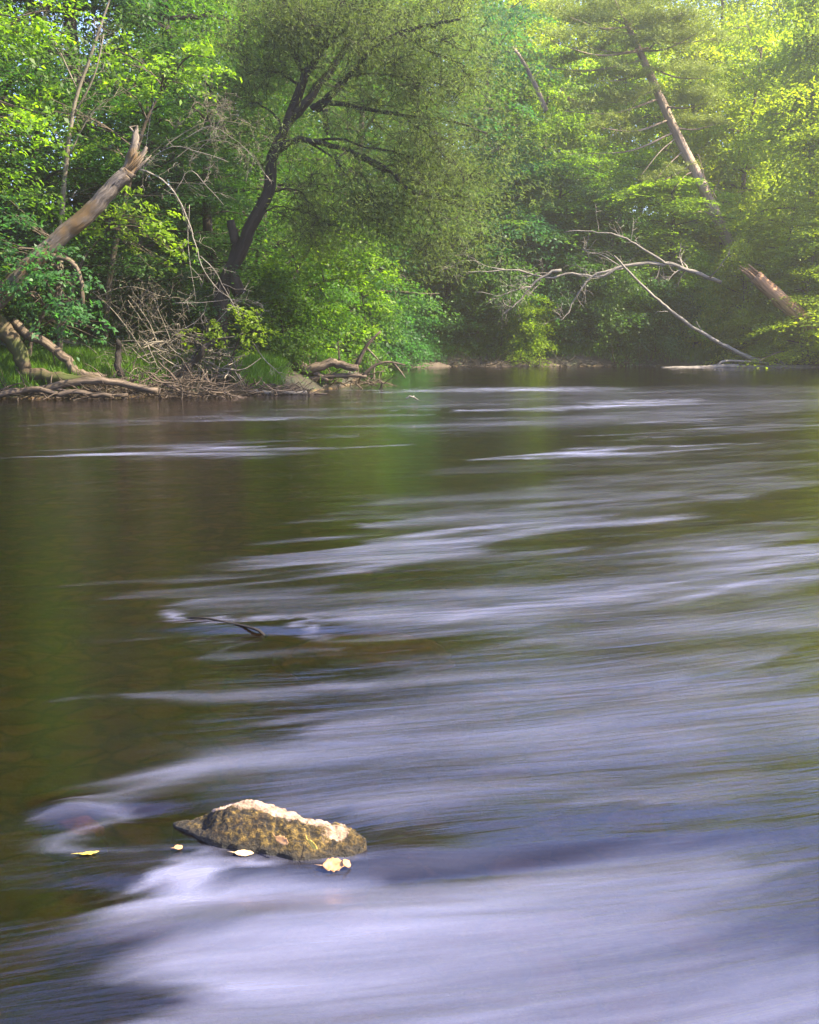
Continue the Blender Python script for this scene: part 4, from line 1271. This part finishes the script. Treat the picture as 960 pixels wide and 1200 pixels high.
def boulder(name, px, py, sx, sy, sz, z, seed, label, mat):
    import bmesh
    c = on_water(px, py)
    me = bpy.data.meshes.new(name)
    bm = bmesh.new(); bmesh.ops.create_icosphere(bm, subdivisions=5, radius=1)
    for vt in bm.verts:
        f = 1 + .22 * mnoise.fractal(vt.co * 1.3 + Vector((seed, 0, 0)), .8, 2, 4)
        vt.co = Vector((vt.co.x * sx, vt.co.y * sy, vt.co.z * sz)) * f
    bm.to_mesh(me); bm.free()
    me.polygons.foreach_set('use_smooth', np.ones(len(me.polygons), bool))
    me.materials.append(mat)
    o = bpy.data.objects.new(name, me); COL.objects.link(o)
    o.location = (c[0], c[1], z)
    return tag(o, label, 'rock')
sunk = bark_mat('sunken_stone', (.030, .020, .010), (.08, .055, .03), 12, None, 0, .5, (1, 1, 1))
boulder('submerged_rock', 85, 952, .10, .07, .06, -.085, 3, 'small dark sunken rock making a swirl left of the mossy rock', sunk)
sunk2 = bark_mat('sunken_tan_stone', (.30, .20, .11), (.55, .40, .26), 10, None, 0, .4, (1, 1, 1))
boulder('submerged_rock', 425, 728, .42, .20, .11, -.19, 8, 'tan sunken rock under the bright riffle right of the half sunken branch', sunk2)

def sunken_branch():
    rng = rngof(95)
    pts = [on_water(205, 722) + [0, 0, -.015], on_water(235, 727) + [0, 0, .013], on_water(270, 733) + [0, 0, .012], on_water(300, 740) + [0, 0, .010], on_water(312, 742) + [0, 0, -.02]]
    mb = MB(); P = smooth_path([p - pts[0] for p in pts], 6)
    tube(mb, P, .004, .008, seg=8, rough=.08, rng=rng)
    o = mb.build('half_sunken_branch', BARK['dark'])
    o.location = tuple(pts[0])
    tag(o, 'thin wet branch breaking the surface at the head of the bright riffle', 'branch')
sunken_branch()

# ------------------------------------------------------------------ fallen leaves
def fl_mat(name, c0, c1):
    m, nt, nd, lk = new_mat(name)
    tc = nd.new('ShaderNodeTexCoord')
    n = nd.new('ShaderNodeTexNoise'); n.inputs['Scale'].default_value = 60; n.inputs['Detail'].default_value = 3
    lk.new(tc.outputs['Object'], n.inputs['Vector'])
    rp = ramp(nd, [(.35, c0), (.65, c1)]); lk.new(n.outputs[0], rp.inputs[0])
    b = nd.new('ShaderNodeBsdfPrincipled'); b.inputs['Roughness'].default_value = .5
    lk.new(rp.outputs[0], b.inputs['Base Color'])
    out = nd.new('ShaderNodeOutputMaterial'); lk.new(b.outputs[0], out.inputs[0])
    return m
FL = {'pale': fl_mat('pale_dry_leaf', (.26, .12, .045), (.38, .21, .09)), 'yellow': fl_mat('yellow_leaf', (.45, .28, .03), (.62, .44, .08)),
      'tan': fl_mat('tan_leaf', (.50, .30, .14), (.68, .46, .26))}
def fallen_leaf(loc, L, Wd, rz, tilt, mat, label, seed, kind='oval', stem=True):
    rng = rngof(seed)
    n = 15
    if kind == 'oval':
        prof = [math.sin(math.pi * k / (n - 1)) ** .75 for k in range(n)]
    else:
        prof = [math.sin(math.pi * k / (n - 1)) ** .6 * (.72 + .28 * math.cos(k * .95) ** 2) for k in range(n)]
    V, Q = [], []
    for k in range(n):
        t = k / (n - 1) - .5
        w = prof[k] * Wd / 2
        curl = .25 * L * t * t
        for s, zz in ((-1, .18), (-.5, .05), (0, 0), (.5, .05), (1, .2)):
            V.append((t * L, s * w * (1 + .04 * rng.standard_normal()), zz * w + curl + .0008 * rng.standard_normal()))
    for k in range(n - 1):
        for j in range(4):
            Q.append((k*5+j, (k+1)*5+j, (k+1)*5+j+1, k*5+j+1))
    mb = MB(); mb.add(V, Q)
    if stem:
        tube(mb, [np.array([-.5 * L, 0, .06 * L]), np.array([-.65 * L, .03 * L, .05 * L]), np.array([-.85 * L, .1 * L, .02 * L])], .0012, .0008, seg=5)
    o = mb.build('fallen_leaf', FL[mat])
    o.location = tuple(float(c) for c in loc)
    o.rotation_euler = (tilt[0], tilt[1], rz)
    so = o.modifiers.new('thickness', 'SOLIDIFY'); so.thickness = .0008
    return tag(o, label, 'leaf', 'dry leaves on and around the rock')
G_LEAVES = [
    # px, py, height over the water, L, W, rz, tilt
    (209, 993, .006, .030, .018, .9, (.5, .2), 'pale', 'tiny pale leaf standing at the left foot of the rock', 'oval'),
    (286, 1000, .006, .055, .022, -.05, (.35, 0), 'tan', 'narrow tan leaf lying flat at the waterline below the middle of the rock', 'oval'),
    (331, 985, .050, .050, .026, -.7, (.9, .1), 'pale', 'pale curled leaf stuck on the mossy front of the rock', 'lobed'),
    (367, 990, .046, .055, .014, -1.0, (1.0, .1), 'yellow', 'thin forked yellow leaf on the rock front, below the bare patch', 'lobed'),
    (391, 1014, .012, .060, .045, .15, (.6, 0), 'pale', 'largest round pale leaf at the right end of the rock, touching the water', 'lobed'),
    (406, 1012, .014, .032, .026, 1.2, (.7, 0), 'pale', 'small pale leaf overlapping the right side of the largest leaf', 'oval'),
    (104, 1000, .004, .055, .016, .25, (0, 0), 'yellow', 'single yellow leaf floating on the dark water left of the rock', 'oval'),
]
for i, (px, py, z, L, Wd, rz, tilt, mt, lab, kd) in enumerate(G_LEAVES):
    p = on_water(px, py, z)
    fallen_leaf(p, L, Wd, rz, tilt, mt, lab, 200 + i, kd)

# ------------------------------------------------------------------ air
HAZE = 0.0019
def haze():
    m, nt, nd, lk = new_mat('river_haze')
    v = nd.new('ShaderNodeVolumePrincipled')
    v.inputs['Color'].default_value = (1, .95, .74, 1)
    v.inputs['Density'].default_value = HAZE
    v.inputs['Anisotropy'].default_value = .68
    out = nd.new('ShaderNodeOutputMaterial'); lk.new(v.outputs[0], out.inputs['Volume'])
    x, y0, y1, z0, z1 = 152, -62, 152, -2.2, 46
    V = [(-x, y0, z0), (x, y0, z0), (x, y1, z0), (-x, y1, z0), (-x, y0, z1), (x, y0, z1), (x, y1, z1), (-x, y1, z1)]
    Q = [(0, 3, 2, 1), (4, 5, 6, 7), (0, 1, 5, 4), (1, 2, 6, 5), (2, 3, 7, 6), (3, 0, 4, 7)]
    mb = MB(); mb.add(V, Q)
    o = mb.build('haze', m, smooth=False)
    tag(o, 'thin sunlit morning haze hanging over the river', 'haze', kind='stuff')
haze()

# ------------------------------------------------------------------ light
SUN_AZ, SUN_EL = rad(105), rad(43)          # azimuth from +Y towards +X
sd = bpy.data.lights.new('sun', 'SUN'); sd.energy = 5.0; sd.angle = rad(.6); sd.color = (1, .90, .66)
so = bpy.data.objects.new('sun', sd); COL.objects.link(so)
dirv = Vector((math.sin(SUN_AZ) * math.cos(SUN_EL), math.cos(SUN_AZ) * math.cos(SUN_EL), math.sin(SUN_EL)))
so.rotation_euler = dirv.to_track_quat('Z', 'Y').to_euler()
so.location = dirv * 60
w = bpy.data.worlds.new('World'); SC.world = w; w.use_nodes = True
nt = w.node_tree; nt.nodes.clear()
sky = nt.nodes.new('ShaderNodeTexSky'); sky.sky_type = 'NISHITA'; sky.sun_disc = False
sky.sun_elevation = SUN_EL; sky.sun_rotation = SUN_AZ
sky.air_density = 1.0; sky.dust_density = 1.0; sky.ozone_density = 1.0
bg = nt.nodes.new('ShaderNodeBackground'); bg.inputs['Strength'].default_value = .12
wo = nt.nodes.new('ShaderNodeOutputWorld')
tint = nt.nodes.new('ShaderNodeMix'); tint.data_type = 'RGBA'; tint.blend_type = 'MULTIPLY'; tint.inputs[0].default_value = 1
tint.inputs[7].default_value = (.92, .91, 1.22, 1)
nt.links.new(sky.outputs[0], tint.inputs[6]); nt.links.new(tint.outputs[2], bg.inputs[0]); nt.links.new(bg.outputs[0], wo.inputs[0])

# ------------------------------------------------------------------ camera and render settings
cd = bpy.data.cameras.new('camera'); cd.sensor_fit = 'VERTICAL'; cd.sensor_height = 24; cd.lens = 24 * F / 1200
cd.clip_start = .05; cd.clip_end = 1000
co = bpy.data.objects.new('camera', cd); COL.objects.link(co)
co.location = (0, 0, CAMH); co.rotation_euler = (math.pi / 2 - PITCH, 0, 0)
SC.camera = co
SC.view_settings.view_transform = 'Standard'; SC.view_settings.look = 'None'
SC.view_settings.exposure = 2.3; SC.view_settings.gamma = 1
cy = SC.cycles
cy.max_bounces = 6; cy.diffuse_bounces = 2; cy.glossy_bounces = 2; cy.transmission_bounces = 3; cy.volume_bounces = 0
cy.transparent_max_bounces = 6
cy.sample_clamp_indirect = 6; cy.sample_clamp_direct = 20
cy.use_denoising = True
cy.caustics_reflective = False; cy.caustics_refractive = False
